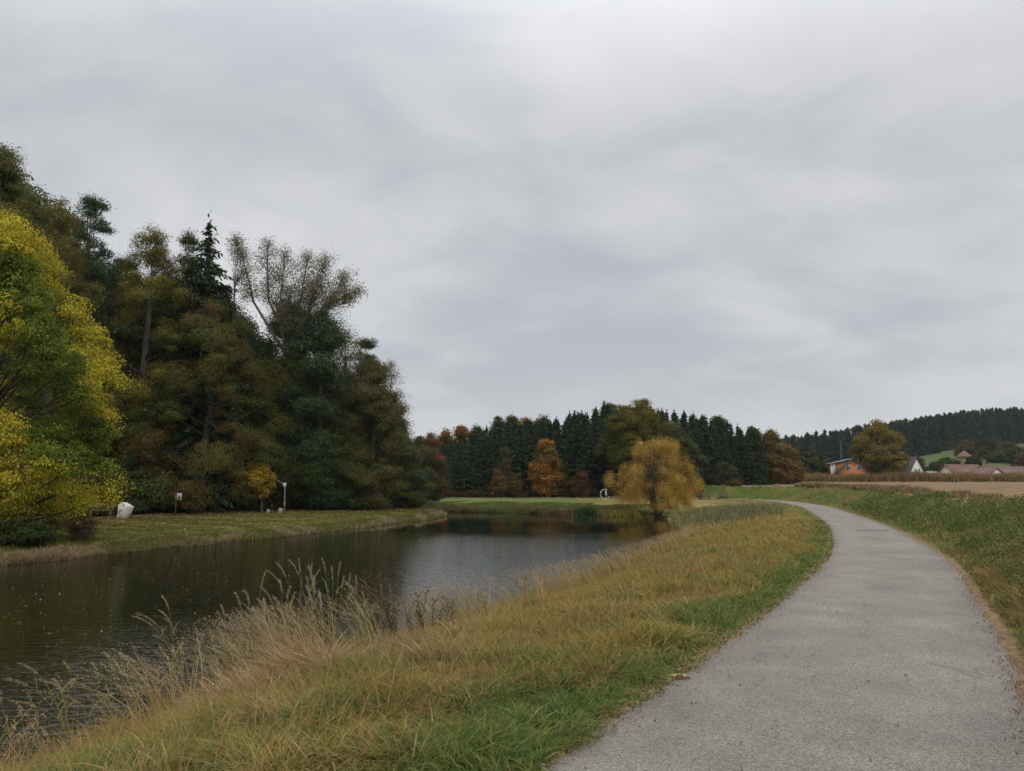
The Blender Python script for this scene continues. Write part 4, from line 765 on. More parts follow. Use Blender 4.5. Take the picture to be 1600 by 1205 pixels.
def build_village():
    # orange gabled house with a wide shed dormer
    w = 10.0; h = house('orange_house', 'orange rendered house with a dark gable roof and a blue metal shed dormer', 1334, 190, w, 11, 1.5, 5.9, math.radians(-14), MAT['orange'], MAT['darkroof'],
        windows=[(-1.2, 3.1, .8, 1.1), (1.3, 3.1, .8, 1.1), (0, .2, 1.6, 1.1)], over=.6)
    m = MB(); m.prism([(-4.6, 1.8), (-.9, 4.6), (-.9, 5.45), (-4.6, 4.75)], 1.4, 8.5); dm = obj('dormer', m.mesh('dormer'), MAT['orange'], h)
    m = MB(); m.prism([(-5.4, 4.66), (0.1, 5.93), (0.1, 6.1), (-5.4, 4.83)], .7, 9.2); obj('dormer_roof', m.mesh('dormer_roof'), MAT['solar'], dm)
    m = MB(); m.box((-5.2, 1.35, .0), (-4.61, 1.6, 4.65)); m.box((-4.6, 1.3, 2.0), (-4.1, 1.39, 4.72)); obj('corner_board', m.mesh('corner_board'), MAT['white'], dm)
    house('white_house', 'white gabled house with a dark grey roof right of the walnut tree', 1433, 200, 6.6, 12, 1.9, 6.4, math.radians(24), MAT['white'], MAT['darkroof'], windows=[(-.5, 2.2, .8, 1.1), (.7, 2.2, .8, 1.1)], over=.35)
    house('flat_shed', 'low pale grey shed roof between the white house and the red roofs', 1460, 235, 8, 5, 2.4, 3.0, math.radians(80), MAT['white'], MAT['grey'], cat='shed', over=.3)
    house('red_roofed_house', 'long red tiled roof with a brick chimney behind the tall grass', 1527, 240, 9, 11, 1.6, 4.7, math.radians(97), MAT['cream'], MAT['redroof'], chimney=(0, 5))
    house('gable_house', 'small white gable end between the long red roof and the brown roof', 1558, 222, 5.2, 9, 1.8, 4.0, math.radians(6), MAT['white'], MAT['brownroof'], over=.4)
    house('brown_roofed_house', 'house with a broad brown tiled roof right of the small white gable', 1596, 232, 10, 13, 1.5, 4.6, math.radians(92), MAT['cream'], MAT['brownroof'], chimney=(1, 10))
    # little pavilion with a pointed roof on the meadow slope
    x, Y, z = at_y(1507, 716, 300); z0 = gz(x, Y); t = empty('pavilion', (x, Y, z0)); tag(t, 'little pavilion with a pointed red brown roof above the green meadow slope', 'pavilion'); zt = at_y(1507, 704, 300)[2]-z0; zt = max(zt, 6)
    m = MB(); m.tube([(0, 0, -1), (0, 0, zt*.55)], [2.1, 2.1], 8); obj('wall', m.mesh('wall'), MAT['cream'], t)
    m = MB(); m.tube([(0, 0, zt*.52), (0, 0, zt*.6), (0, 0, zt)], [3.3, 3.0, .1], 8); obj('roof', m.mesh('roof'), MAT['redroof'], t)
    x, Y, _ = at_y(1314, 700, 225); z0 = gz(x, Y); t = empty('radio_mast', (x, Y, z0)); tag(t, 'thin pale mast rising behind the orange house', 'mast'); m = MB(); m.tube([(0, 0, 0), (0, 0, 12.4)], [.09, .05], 6); obj('pole', m.mesh('pole'), MAT['steel'], t); m = MB(); m.box((-.5, -.06, 11.2), (.5, .06, 11.32)); m.box((-.35, -.06, 10.4), (.35, .06, 10.5)); obj('crossbar', m.mesh('crossbar'), MAT['steel'], t)
build_village()
def build_maize():
    # strip of dry maize along the far edge of the field, each stalk a tapered stem with leaves
    r = np.random.default_rng(21); G = Grass()
    for (n, ya, yb, h0) in ((46000, 186, 199, 2.5),):
        px = r.uniform(1175, 1680, n); Y = r.uniform(ya, yb, n)-np.clip((1260-px)/85, 0, 1)*46*(r.random(n)*.4+.75); x = (px-800)/F*Y; P = np.c_[x, Y]; o = survey(P); m = len(P)
        hh = h0*(.55+.5*r.random(m))*(.70+.6*fbm(x, Y, 2.5))*(.8+.4*fbm(x, Y*0, 14)); cc = pal((.29,.19,.08),(.36,.26,.12),(.23,.155,.065),(.17,.14,.045))[r.integers(0, 4, m)]*(.75+.5*r.random(m))[:,None]; cc = lerp(cc, np.array((.20, .11, .05)), .4*r.random(m))
        G.add(*blades('m', P, o.z-.03, hh, .20*(.6+.8*r.random(m)), .12+.4*r.random(m)*(r.random(m) < .6), cc, 2, r, .8))
    tag(obj('maize', G.build('maize'), M_grass), 'strip of tall dry brown maize along the far edge of the stubble field', 'maize', kind='stuff')
    # pale dry grasses on the brow of the bank
    G = Grass(); n = 60000; Y = 26+r.random(n)**.8*95; s = r.random(n); cidx = np.interp(Y, path_c[:,1][:60], np.arange(60)) if False else None
    i = r.integers(30, len(path_c)-32, n); d = unit(np.gradient(path_c, axis=0))[i]; nr = np.c_[d[:,1], -d[:,0]]; P = path_c[i]+d*r.uniform(-2.5, 2.5, n)[:,None]+nr*(HALF+4.7+r.random(n)*2.6)[:,None]
    o = survey(P); dens = fbm(P[:,0], P[:,1], 3.2); k = o.right & (o.dp > 4.3) & (P[:,1] > 24) & (P[:,1] < 118) & (dens+.14*smooth((P[:,1]-45)/30) > .53+.1*(r.random(n)-.5)) & (P[:,0] > 12)
    P = P[k]; o = survey(P); m = len(P); rr = np.hypot(P[:,0], P[:,1]); cc = pal((.36,.27,.16),(.28,.19,.10),(.20,.12,.06),(.12,.12,.04))[r.integers(0, 4, m)]*(.75+.5*r.random(m))[:,None]
    G.add(*blades('b', P, o.z-.02, (.2+.5*r.random(m))*(.5+.6*smooth((P[:,1]-35)/30))*(.5+fbm(P[:,0]+5, P[:,1], 2)), .012*(1+rr/12), .3+.7*r.random(m), cc, 2, r, .6))
    tag(obj('brow_grass', G.build('brow_grass'), M_grass), 'pale dry grass along the brow of the bank below the stubble field', 'grass', kind='stuff')
build_maize()
def build_far_things():
    # --- footbridge rails
    for (px0, px1, Y, lab) in ((1091, 1110, 99.5, 'left grey wooden railing of the footbridge beside the golden willow'), (1123.5, 1136.5, 103.5, 'shorter grey wooden railing of the footbridge near the yellowish pine sapling')):
        x0 = at_y(px0, 770, Y)[0]; x1 = at_y(px1, 770, Y)[0]; z0 = zpath(Y); L = x1-x0; t = empty('bridge_railing', (x0, Y, z0)); tag(t, lab, 'railing', 'railings of the footbridge')
        m = MB(); m.box((0, -.05, .98), (L, .07, 1.06)); m.box((0, -.03, .12), (L, .03, .20)); obj('rail', m.mesh('rail'), MAT['wood'], t)
        for q in (0, L-.12): m = MB(); m.box((q, -.07, -.4), (q+.12, .05, .975)); obj('post', m.mesh('post'), MAT['wood'], t)
        m = MB(); k = int(L/.19)
        for i in range(1, k): m.box((i*L/k-.035, -.028, .205), (i*L/k+.035, .022, .975))
        obj('balusters', m.mesh('balusters'), MAT['wood'], t)
    x0 = at_y(1090, 775, 99)[0]; t = obj('bridge_slab', (lambda m: (m.box((x0, 98.6, zpath(99)-.38), (x0+2.6, 99.3, zpath(99)-.1)), m.mesh('bridge_slab'))[1])(MB()), MAT['concrete']); tag(t, 'pale concrete edge of the footbridge deck under the left railing', 'bridge')
    # --- ring sculpture
    Y = 103.0; x, _, _ = at_y(945.5, 770, Y); z0 = gz(x, Y); R = .66; t = empty('ring_sculpture', (x, Y, z0)); tag(t, 'white open ring sculpture with a small pale blue figure inside, on the far bank', 'sculpture')
    a = np.radians(np.linspace(-50, 262, 40))[::-1]; a = np.radians(np.linspace(62, 330, 40)); m = MB(); m.tube(np.c_[R*np.cos(a), 0*a, R+.05+R*np.sin(a)], .065, 8); obj('ring', m.mesh('ring', sm=True), MAT['offwhite'], t)
    blue = paint('pale_blue_paint', (.45,.50,.62), .6, .08); m = MB(); m.prism([(.0, .55), (.26, .52), (.30, .72), (.20, .86), (.18, 1.02), (.22, 1.16), (.06, 1.20), (-.04, 1.12), (.04, .98), (-.02, .80)], -.05, .05); obj('figure', m.mesh('figure'), blue, t)
    m = MB(); m.box((-.35, -.15, -.1), (.45, .15, .05)); m.tube([(.14, 0, .0), (.14, 0, .56)], .03, 6); obj('base', m.mesh('base'), MAT['steel'], t)
    # --- white boulder
    Y = 50; x, _, z = at_y(194, 809, Y); z0 = gz(x, Y); t = obj('white_boulder', rock(.92, 1.12, 5), M_stone, None, (x, Y, z0-.06)); tag(t, 'rough white marble boulder standing on the lawn at the edge of the wood', 'boulder')
    # --- bench left of it
    Y = 52; x = at_y(160, 800, Y)[0]; z0 = gz(x, Y); t = empty('park_bench', (x, Y, z0), .15); tag(t, 'weathered wooden bench in the shade left of the white boulder', 'bench')
    m = MB(); [m.box((-.85, -.42+.15*i, .43), (.85, -.30+.15*i, .47)) for i in range(3)]; obj('seat', m.mesh('seat'), MAT['wood'], t)
    m = MB(); [m.box((-.85, .06, .60+.16*i), (.85, .10, .71+.16*i)) for i in range(2)]; obj('backrest', m.mesh('backrest'), MAT['wood'], t)
    for s in (-.65, .65): m = MB(); m.box((s-.05, -.40, 0), (s+.05, -.30, .425)); m.box((s-.05, -.02, 0), (s+.05, .055, .9)); m.box((s-.05, -.30, .33), (s+.05, -.02, .425)); obj('leg', m.mesh('leg'), MAT['wood'], t)
    # --- sign on a post in front of a trunk
    Y = 54; x, _, z = at_y(281, 776, Y); z0 = gz(x, Y); t = empty('notice_sign', (x, Y, z0)); tag(t, 'small white notice board on a short post in front of a dark trunk', 'sign')
    m = MB(); m.box((-.30, -.05, 0), (-.22, .03, z-z0+.35)); obj('post', m.mesh('post'), MAT['rust'], t); zc = z-z0; m = MB(); m.box((-.17, -.09, zc-.24), (.17, -.055, zc+.24)); m.box((-.30, -.055, zc-.05), (.12, -.04, zc+.05)); bd = obj('board', m.mesh('board'), MAT['offwhite'], t)
    m = MB(); m.prism([(-.07, zc-.12), (.09, zc-.10), (.11, zc+.04), (.03, zc+.13), (-.05, zc+.08)], -.096, -.093); obj('symbol', m.mesh('symbol'), MAT['steel'], bd)
    # --- leaning steel sculpture: mast, triangle, arm, two white blocks
    Y = 59.5; x, _, z = at_y(444, 797, Y); z0 = gz(x, Y); t = empty('steel_sculpture', (x, Y, z0)); tag(t, 'slender steel mast sculpture with a pale triangle on top and a slanting arm', 'sculpture')
    H = 2.45; m = MB(); m.tube([(0, 0, -.2), (0, 0, .7), (.0, 0, H-.3)], [.06, .05, .035], 8); m.box((-.05, -.07, .55), (.10, -.035, .9)); obj('mast', m.mesh('mast'), MAT['steel'], t)
    m = MB(); m.prism([(.0, H-.55), (.10, H-.05), (.06, H), (-.24, H-.02)], -.05, .05); obj('triangle', m.mesh('triangle'), MAT['offwhite'], t)
    m = MB(); m.tube([(-.15, 0, H-.03), (-.75, .0, H+.22)], [.03, .025], 6); obj('arm', m.mesh('arm'), MAT['steel'], t)
    for (px, h, w_, lab) in ((438, .40, .2, 'taller white stone block at the foot of the steel mast sculpture'), (419, .30, .16, 'small white stone block left of the steel mast sculpture')):
        x, _, _ = at_y(px, 797, Y); z0 = gz(x, Y); t = obj('stone_block', rock(w_*1.8, h*1.35, int(px)), MAT['concrete'], None, (x, Y, z0-.05)); tag(t, lab, 'stone block')
def rock(w, h, seed):
    r = np.random.default_rng(seed)
    # profile seen in the photograph: narrow leaning foot, wide shoulder, chipped top
    prof = [(-.50, 0), (.32, 0), (.44, .38), (.62, .72), (.10, .98), (-.12, 1.0), (-.38, .86), (-.40, .45)]
    ys = [-.33, -.18, .05, .28]; sc = [.80, 1.0, 1.0, .82]; V = []
    for yy, s in zip(ys, sc):
        for (px, pz) in prof: V.append((px*s*w, yy*w, pz*h*(.5+.5*s)))
    V = np.array(V)+r.normal(size=(len(V), 3))*.022*w; V[:, 2] = np.maximum(V[:, 2], 0); n = len(prof); q = []
    for k in range(3):
        for i in range(n): q.append((k*n+i, (k+1)*n+i, (k+1)*n+(i+1) % n, k*n+(i+1) % n))
    return mk_mesh('white_boulder', V, [q, [tuple(range(n))], [tuple(range(4*n-1, 3*n-1, -1))]])
build_far_things()
def small_things():
    r = np.random.default_rng(31)
    # corn cob on the path edge
    x, y, z = hit(1060, 1064); t = empty('corn_cob', (x, y, zpath(y)+.022), math.radians(-14)); tag(t, 'half eaten yellow corn cob lying at the left edge of the path', 'corn cob')
    yel = noise_mat('corn', [(.35, (.30,.19,.06)), (.65, (.50,.36,.15))], 60, 3, .6, .6, bscale=140, bdist=.004); dk = paint('dark_husk', (.09,.065,.05), .8, .3, 30)
    xs = np.linspace(-.085, .075, 12); m = MB(); m.tube(np.c_[xs, 0*xs, .003*np.sin(xs*30)], .021*np.sqrt(np.clip(1-((xs+.005)/.084)**4, .05, 1)), 10); obj('cob', m.mesh('cob', sm=True), yel, t)
    m = MB(); m.tube([(-.012, -.012, .004), (.02, -.014, .009), (.045, -.008, .006)], [.012, .016, .01], 8); m.tube([(.06, 0, 0), (.105, .002, -.008)], [.014, .004], 7); obj('husk', m.mesh('husk', sm=True), dk, t)
    # drain slot across the path
    x, y, z = hit(1362, 831); m = MB(); m.box((-.65, -.06, .0), (.65, .06, .0125)); t = obj('drain_slot', m.mesh('drain_slot'), paint('dark_iron', (.035,.032,.03), .7), None, (x, y, zpath(y)+.006)); tag(t, 'thin dark drain slot across the middle of the path', 'drain')
    # leaves adrift on the pond
    n = 2600; px = r.uniform(0, 1030, n); py = 803+r.random(n)**1.6*190; x, y = at_z(px, py, WZ+.005) if False else (None, None)
    P = np.array([at_z(a, b, WZ) for a, b in zip(px, py)]); k = inside(P, water_poly); P = P[k]; dens = fbm(P[:,0], P[:,1], 5); P = P[dens > .48][:520]; m = len(P); P = np.c_[P, np.full(m, WZ+.012)]
    a = r.random(m)*2*np.pi; s = (.012+.016*r.random(m))*(1+np.hypot(P[:,0], P[:,1])/60); dx = np.c_[np.cos(a), np.sin(a), 0*a]*s[:,None]; dy = np.c_[-np.sin(a), np.cos(a), 0*a]*s[:,None]*.6
    V = np.stack([P-dx, P-dy, P+dx, P+dy+np.array([0, 0, .01])], 1).reshape(-1, 3); c = pal((.45,.34,.12),(.50,.42,.25),(.30,.18,.07),(.36,.33,.12))[r.integers(0, 4, m)]
    tag(obj('floating_leaves', mk_mesh('floating_leaves', V, [np.arange(4*m).reshape(m, 4)], np.repeat(c, 4, 0)), M_leaf), 'small fallen leaves drifting on the dark pond', 'leaves', kind='stuff')
    # fallen leaves on the lawn opposite
    n = 9000; x = r.uniform(-40, -5, n); y = r.uniform(28, 72, n); P = np.c_[x, y]; o = survey(P); k = (~o.ins) & (o.do > 1.2) & (o.do < 17); P = np.c_[P, o.z+.07][k]; m = len(P)
    c = pal((.26,.15,.05),(.18,.09,.04),(.36,.27,.12),(.12,.07,.035))[r.integers(0, 4, m)]; tag(obj('fallen_leaves', leaves_mesh('fallen_leaves', P, .11, .08, c, r), M_leaf), 'brown and yellow leaves fallen on the opposite lawn', 'leaves', kind='stuff')
    # grit and dry crumbs along the path edges
    n = 7000; i = r.integers(8, 60, n); d = unit(np.gradient(path_c, axis=0))[i]; nr = np.c_[d[:,1], -d[:,0]]; side = np.where(r.random(n) < .5, -1, 1); off = np.where(r.random(n) < .93, HALF+r.normal(size=n)*.07, r.uniform(0, HALF, n)); nxt = path_c[i+1]-path_c[i]
    P = path_c[i]+nxt*r.random(n)[:,None]+nr*(side*off)[:,None]; o = survey(P); z = np.where(o.dp < 0.02, o.zp+.022, o.z+.02); c = pal((.34,.25,.14),(.26,.18,.10),(.20,.12,.06),(.42,.36,.26))[r.integers(0, 4, n)]
    tag(obj('path_litter', leaves_mesh('path_litter', np.c_[P, z], .035, .012, c, r, flat=.95), M_leaf), 'dry straw and leaf crumbs along the path edges', 'litter', kind='stuff')
small_things()
def reeds(label, px, py, stems, name='reed_clump', seed=0, head=(.40,.31,.18), stem=(.26,.22,.08), tuft=140, tuftcol=None, th=.5, fluffy=False, group='tall reeds and grasses at the near water edge'):
    """stems: list of (tip px, tip py) in the photograph, all rooted near (px,py)"""
    r = np.random.default_rng(seed); x, y, z = hit(px, py); root = empty(name, (x, y, z)); tag(root, label, 'reeds', group); mb = MB(); LP = []; LC = []; G = Grass()
    for (tx, ty) in stems:
        tip = np.array(at_y(tx, ty, y+r.uniform(-.25, .25)))-np.array([x, y, z]); b = np.array([r.normal()*.10, r.normal()*.10, -.03])
        t = np.linspace(0, 1, 12)[:,None]; side = np.sign(tip[0]-b[0]) or 1; H = tip[2]; ctrl = b+np.array([(tip[0]-b[0])*.35, (tip[1]-b[1])*.5, H*.9+.04]); P = (1-t)**2*b+2*t*(1-t)*ctrl+t*t*tip; mb.tube(P, np.linspace(.0042, .0014, 12), 4, stem, cap=False)
        n = 150 if not fluffy else 330; tt = 1-r.random(n)**.8*(.30 if not fluffy else .42); q = np.array([np.interp(tt, t[:,0], P[:,k]) for k in range(3)]).T; q += r.normal(size=(n, 3))*np.array([.006, .006, .008])*(1 if not fluffy else 1.7); LP.append(q); LC.append(np.array(head)*(.65+.7*r.random((n, 1))))
        for _ in range(3):
            s = r.uniform(.1, .6); a0 = np.array([np.interp(s, t[:,0], P[:,k]) for k in range(3)]); m = 1
            G.add(*blades('l', a0[None, :2], a0[2:3], np.array([.18+.2*r.random()]), np.array([.012]), np.array([.8+.8*r.random()]), (np.array([stem])*1.3), 4, r, .6))
    n = tuft; Pt = np.c_[r.normal(size=n), r.normal(size=n)]*.17; tc = np.array(tuftcol if tuftcol is not None else [(.14,.16,.035), (.22,.20,.06), (.30,.22,.10)])
    zt = survey(Pt+np.array([x, y])).z-z; G.add(*blades('t', Pt, zt-.02, th*(.5+.6*r.random(n)), .009+.006*r.random(n), .3+.8*r.random(n), tc[r.integers(0, len(tc), n)]*(.75+.5*r.random((n, 1))), 4, r, .6))
    obj('stems', mb.mesh('stems', True), M_grass, root); obj('leaf_blades', G.build('leaf_blades'), M_grass, root)
    obj('seed_heads', leaves_mesh('seed_heads', np.vstack(LP), .022 if not fluffy else .022, .005 if not fluffy else .007, np.vstack(LC), r, .5, np.array([-.3, 0, .8])), M_grass, root)
    return root
def tussock(label, px, py, n, R, h, cols, seed, name='dry_grass_tussock', group='straw tussocks on the near shore', w=.010):
    r = np.random.default_rng(seed); x, y, z = hit(px, py); P = np.c_[r.normal(size=n)*R, r.normal(size=n)*R*.6]; zt = survey(P+np.array([x, y])).z-z; cols = np.array(cols); G = Grass()
    fall = np.exp(-(P[:,0]**2/(2*R*R)+P[:,1]**2/(.72*R*R))*.4); a = np.arctan2(P[:,1], P[:,0])+r.normal(size=n)*.9; a = np.where(r.random(n) < .45, np.pi+r.normal(size=n)*.6, a)
    G.add(*blades('t', P, zt-.02, h*fall*(.45+.7*r.random(n)), w*(.5+.9*r.random(n)), .4+1.0*r.random(n), cols[r.integers(0, len(cols), n)]*(.65+.6*r.random((n, 1))), 4, r, .7, a))
    o = obj(name, G.build(name), M_grass, None, (x, y, z)); tag(o, label, 'grass tussock', group); return o
def leafy(label, px, py, stems, seed, cols=((.07,.075,.035), (.10,.09,.04), (.13,.08,.045)), ll=.085, group='leafy stems at the near water edge', lw=.26):
    r = np.random.default_rng(seed); x, y, z = hit(px, py); root = empty('leafy_plant', (x, y, z)); tag(root, label, 'plant', group); mb = MB(); P = []; A = []
    for (tx, ty) in stems:
        tip = np.array(at_y(tx, ty, y+r.uniform(-.2, .2)))-np.array([x, y, z]); b = np.array([r.normal()*.08, r.normal()*.08, -.03]); t = np.linspace(0, 1, 8)[:,None]; c = b+(tip-b)*.5+np.array([-(tip[0]-b[0])*.25, 0, .05]); Q = (1-t)**2*b+2*t*(1-t)*c+t*t*tip; mb.tube(Q, np.linspace(.006, .002, 8), 5, (.14, .08, .05), cap=False)
        L = np.linalg.norm(tip-b); n = int(L/.030)
        for i in range(n):
            s = .25+.75*i/n; q = np.array([np.interp(s, t[:,0], Q[:,k]) for k in range(3)]); th = i*2.4+r.random(); d = unit(np.array([np.cos(th), np.sin(th), .75+.3*r.random()])); P.append(q+d*ll*.5); A.append(d)
    P = np.array(P); A = np.array(A); n = len(P); cols = np.array(cols)
    obj('stems', mb.mesh('stems', True), M_grass, root); obj('leaves', leaves_mesh('leaves', P, ll, ll*lw, cols[r.integers(0, len(cols), n)]*(.7+.6*r.random((n, 1))), r, .97, A), M_leaf, root)
def near_plants():
    ST = [(.42,.29,.15), (.55,.42,.26), (.34,.20,.09), (.30,.20,.09)]; GR = [(.10,.15,.03), (.16,.19,.045), (.24,.22,.07)]
    reeds('lone group of four tall grass stems leaning left over dark water', 283, 1092, [(205, 962), (212, 958), (252, 930), (247, 953)], seed=1, tuftcol=GR, th=.42)
    reeds('arching grass stems reaching over the water, lowest and leftmost', 118, 1150, [(4, 1060), (25, 1035), (55, 1062), (98, 1034), (118, 1062), (14, 1095), (80, 1060)], seed=2, tuftcol=GR+ST[:1], th=.5, tuft=220)
    reeds('bent grass stems with silver heads left of the big straw tussock', 385, 1090, [(345, 945), (352, 960), (366, 925), (382, 922), (340, 985), (330, 992), (320, 1010), (415, 893)], seed=3, th=.45)
    reeds('tall upright feathery reeds rising above the big straw tussock', 470, 1055, [(414, 890), (430, 878), (450, 874), (466, 872), (488, 880), (500, 890), (478, 900)], seed=4, th=.55, tuftcol=GR)
    reeds('tall thin reeds right behind the big straw tussock', 528, 1040, [(503, 872), (518, 885), (532, 878), (548, 895), (538, 900)], seed=5, th=.6, tuftcol=[(.18,.19,.05), (.26,.22,.08)])
    reeds('white fluffy seed stems hanging at the water edge', 405, 1062, [(393, 948), (402, 962), (412, 935), (422, 968), (432, 970)], name='fluffy_seed_plant', seed=6, head=(.40,.36,.32), fluffy=True, th=.35, tuft=60)
    reeds('pale lilac fluffy stems among the tall feathery reeds', 492, 1030, [(482, 885), (490, 900), (478, 915), (498, 925)], name='fluffy_seed_plant', seed=7, head=(.38,.34,.33), fluffy=True, th=.35, tuft=60)
    reeds('dense clump of seeding reeds at the left foot of the tall upright ones', 440, 1060, [(400, 935), (410, 920), (425, 930), (436, 905), (445, 940), (455, 915), (462, 925), (392, 960), (385, 950)], seed=51, th=.6, tuft=260, tuftcol=GR+ST[:2])
    reeds('mixed reeds and dry stalks between the tall reeds and the dark leafy stems', 560, 1030, [(548, 915), (556, 900), (566, 925), (575, 935), (540, 930), (585, 945), (560, 945)], seed=52, th=.6, tuft=260, tuftcol=GR+ST[:2])
    leafy('dense dark leafy stems behind the mixed reeds', 590, 1010, [(565, 890), (572, 915), (584, 900), (596, 895), (603, 930), (578, 940), (556, 930), (612, 945)], 53)
    leafy('grey dried leafy stems right of the tall willow herb', 640, 1005, [(632, 940), (640, 950), (650, 955), (625, 955)], 54, cols=((.16,.14,.10), (.22,.19,.14)))
    reeds('two fine bare stems standing alone against bright water', 815, 972, [(808, 905), (822, 900), (818, 915)], seed=8, head=(.30,.20,.10), th=.25, tuft=50)
    # loose clumps of straw and green all along the near waterline
    rc = np.random.default_rng(70); q = [(565, 1005), (535, 1080), (440, 1130), (330, 1095), (200, 1150), (720, 1000), (770, 985), (840, 950), (905, 915), (960, 893), (590, 1060), (680, 1040), (60, 1190), (345, 1140)]
    wh = ['behind the big tussock', 'at the right foot of the big tussock', 'before the lower tussock', 'left of the lower tussock', 'right of the corner tussock', 'under the short leafy shoots', 'under the yellow green shoots', 'right of the two bare stems', 'halfway along the shore to the willow', 'on the shore point before the bright water ends', 'below the tall willow herb', 'below the short leafy shoots', 'in the bottom left corner', 'between the lower and the leftmost straw tussocks']
    for k, (px, py) in enumerate(q):
        g_ = k % 3 == 1; tussock(('greenish ' if g_ else 'tawny ')+'loose grass clump '+wh[k], px, py, int(rc.integers(260, 520)), rc.uniform(.16, .30), rc.uniform(.35, .6), (GR if g_ else ST[:3]+GR[2:]), 100+k, 'grass_clump', 'loose grass clumps along the near shore', w=.009)
    G = Grass(); LP = []; n = 5200; i = rc.integers(12, 44, n); t = rc.random(n)[:,None]; nv = near_s[i+1]-near_s[i]; nn = unit(np.c_[nv[:,1], -nv[:,0]]); P = near_s[i]*(1-t)+near_s[i+1]*t+nn*(rc.random(n)**1.5*1.3)[:,None]
    o = survey(P); k = (~o.ins) & (fbm(P[:,0], P[:,1], .9) > .47); P = P[k]; o = survey(P); m = len(P); H = (.40+.60*rc.random(m)+.35*np.exp(-((P[:,1]-12)/3)**2))*np.clip(1.3-P[:,1]/60, .4, 1); ld = np.pi+rc.normal(size=m)*.7; ln = .25+.75*rc.random(m)
    cc = pal((.38,.28,.12),(.46,.35,.18),(.20,.20,.06),(.32,.20,.09))[rc.integers(0, 4, m)]*(.7+.6*rc.random(m))[:,None]; G.add(*blades('s', P, o.z-.02, H, .007*(1+P[:,1]/14), ln, cc, 5, rc, .8, ld))
    for tq in np.linspace(.80, 1, 9):
        out = ln*H*(tq*.2+.8*tq**2.2); up = H*(tq-.35*ln*tq**2.4); c_ = np.c_[P[:,0]+np.cos(ld)*out, P[:,1]+np.sin(ld)*out, o.z+up]; LP += [c_+rc.normal(size=c_.shape)*.006 for _ in range(3)]
    LP = np.vstack(LP); tag(obj('shore_stems', G.build('shore_stems'), M_grass), 'thin dry stems bending over the near edge of the pond', 'grass stems', kind='stuff')
    tag(obj('shore_seed_heads', leaves_mesh('shore_seed_heads', LP, .024, .006, np.broadcast_to(np.array((.42, .32, .19)), (len(LP), 3))*(.7+.6*rc.random((len(LP), 1))), rc, .5, np.array([-.5, 0, .4])), M_grass), 'pale seed heads on the thin stems along the near edge of the pond', 'seed heads', kind='stuff')
    tussock('big straw coloured tussock of matted blades in front of the feathery reeds', 490, 1070, 1500, .30, .72, ST, 11, w=.014)
    tussock('lower straw tussock sloping to the dark water left of the big one', 395, 1100, 1300, .34, .55, ST, 12, w=.012)
    tussock('straw tussock at the shore below the lone group of four stems', 262, 1128, 1100, .36, .45, ST+GR, 13, w=.012)
    tussock('green and straw tussock at the lower left corner beside the water', 110, 1180, 1200, .40, .42, GR+ST[:2], 14, w=.011)
    tussock('grey brown withered tussock between the leafy stems', 620, 1022, 900, .30, .42, [(.22,.16,.10), (.16,.12,.07), (.30,.24,.15)], 15)
    for k, (px, py, n, R, h, l) in enumerate([(330, 1180, 900, .24, .20, 'bright green grass tuft low in front of the straw tussocks'), (455, 1165, 1000, .26, .22, 'lush green grass tuft below the big straw tussock'), (870, 1110, 1000, .22, .17, 'dense green tuft spreading beside the path edge nearest the viewer'), (780, 1165, 900, .22, .16, 'dark green tuft at the bottom of the grass strip')]):
        tussock(l, px, py, n, R, h, [(.09,.15,.03), (.13,.19,.04), (.20,.22,.06), (.06,.11,.03)], 40+k, 'green_grass_tuft', 'green grass tufts in the meadow', w=.007)
    leafy('tall dark willow herb stems with narrow leaves against grey water', 612, 1015, [(575, 900), (590, 885), (600, 905), (624, 882), (628, 905), (610, 925), (585, 930)], 21)
    leafy('upright leafy shoots with pointed dark leaves left of the short pair', 668, 1000, [(668, 918), (652, 930), (678, 935), (645, 940)], 22)
    leafy('short pair of leafy shoots rightmost at the near water edge', 700, 998, [(695, 935), (706, 938), (688, 950)], 23)
    leafy('yellow green leafy shoots at the shore left of the two bare stems', 750, 975, [(745, 925), (756, 938), (738, 940), (768, 945)], 24, cols=((.18,.20,.04), (.24,.22,.06)), ll=.07)
    leafy('grey green drooping leaves over the water by the lower left stems', 180, 1120, [(150, 1040), (170, 1030), (200, 1040), (215, 1050), (140, 1060)], 25, cols=((.08,.10,.045), (.11,.12,.05)), ll=.11, lw=.3)
    # reed bed near the willow and sedge at the far shore
    r = np.random.default_rng(9); G = Grass(); n = 9000; x = r.normal(size=n)*2.2+16.8; y = r.normal(size=n)*4.2+59+(x-17)*1.2; P = np.c_[x, y]; o = survey(P); k = (~o.ins) & (~o.right) & (o.dp > 1.5); P = P[k]; o = survey(P); m = len(P)
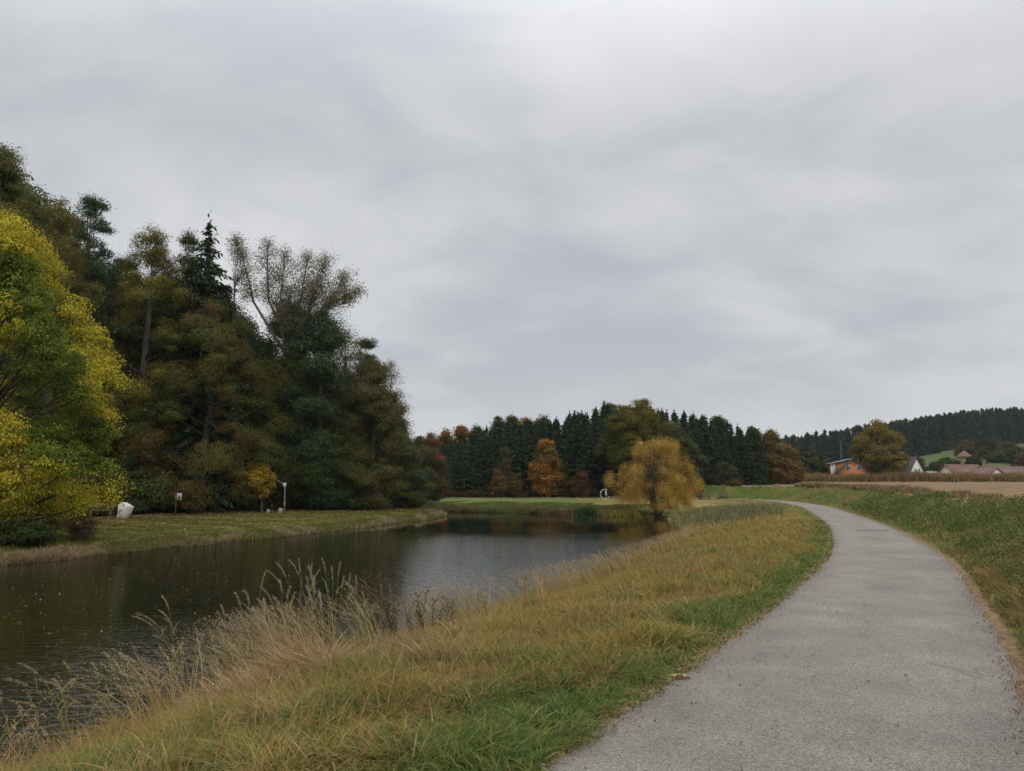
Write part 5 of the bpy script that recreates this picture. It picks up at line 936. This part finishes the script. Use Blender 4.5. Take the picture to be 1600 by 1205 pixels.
    c = pal((.12,.15,.06),(.20,.19,.08),(.30,.23,.12),(.10,.13,.06))[r.integers(0, 4, m)]*(.7+.6*r.random(m))[:,None]; G.add(*blades('r', P, o.z-.03, (.25+.7*r.random(m))*(.5+fbm(P[:,0], P[:,1], 1.3)), .045*(.6+.8*r.random(m)), .3+.9*r.random(m), c, 2, r, .6)); tag(obj('reed_bed', G.build('reed_bed'), M_grass), 'grey green reed bed on the near shore before the golden willow', 'reeds', kind='stuff')
    for k, (px, Y, h, cols, l) in enumerate([(917, 69.5, 1.15, [(.03,.07,.02), (.045,.09,.025)], 'dark green sedge clump at the far waterline left of the willow'), (975, 69, .9, [(.20,.18,.03), (.26,.22,.05)], 'yellow green bush of waterside plants left of the willow stems'), (875, 72.5, .8, [(.18,.09,.05), (.13,.10,.04)], 'russet dock plants on the far bank left of the dark sedge'), (940, 70, .8, [(.24,.12,.06), (.18,.12,.05)], 'rust coloured plants between the dark sedge and the willow')]):
        x = at_y(px, 795, Y)[0]; z = max(gz(x, Y), WZ); rr = np.random.default_rng(60+k); n = 420; P = rr.normal(size=(n, 2))*np.array([.75 if k else .5, .4]); G = Grass(); cc = np.array(cols)[rr.integers(0, 2, n)]*(.7+.6*rr.random((n, 1)))
        G.add(*blades('s', P, survey(P+np.array([x, Y])).z.clip(WZ)-z-.03, h*(.5+.6*rr.random(n)), .07*(.6+.8*rr.random(n)), .3+.5*rr.random(n), cc, 2, rr, .6)); tag(obj('waterside_plant', G.build('waterside_plant'), M_grass, None, (x, Y, z)), l, 'plant', 'clumps along the far waterline')
near_plants()

def build_haze():
    me = MB(); me.box((-900, -120, -4.5), (1100, 1000, 95)); m, nt, N, L = new_mat('haze_air'); out = N('ShaderNodeOutputMaterial'); v = N('ShaderNodeVolumePrincipled')
    v.inputs['Density'].default_value = 0.00011; v.inputs['Color'].default_value = (.86, .90, .96, 1); v.inputs['Anisotropy'].default_value = .2; L(v.outputs[0], out.inputs['Volume'])
    h = obj('haze', me.mesh('haze'), m); tag(h, kind='stuff')
build_haze()
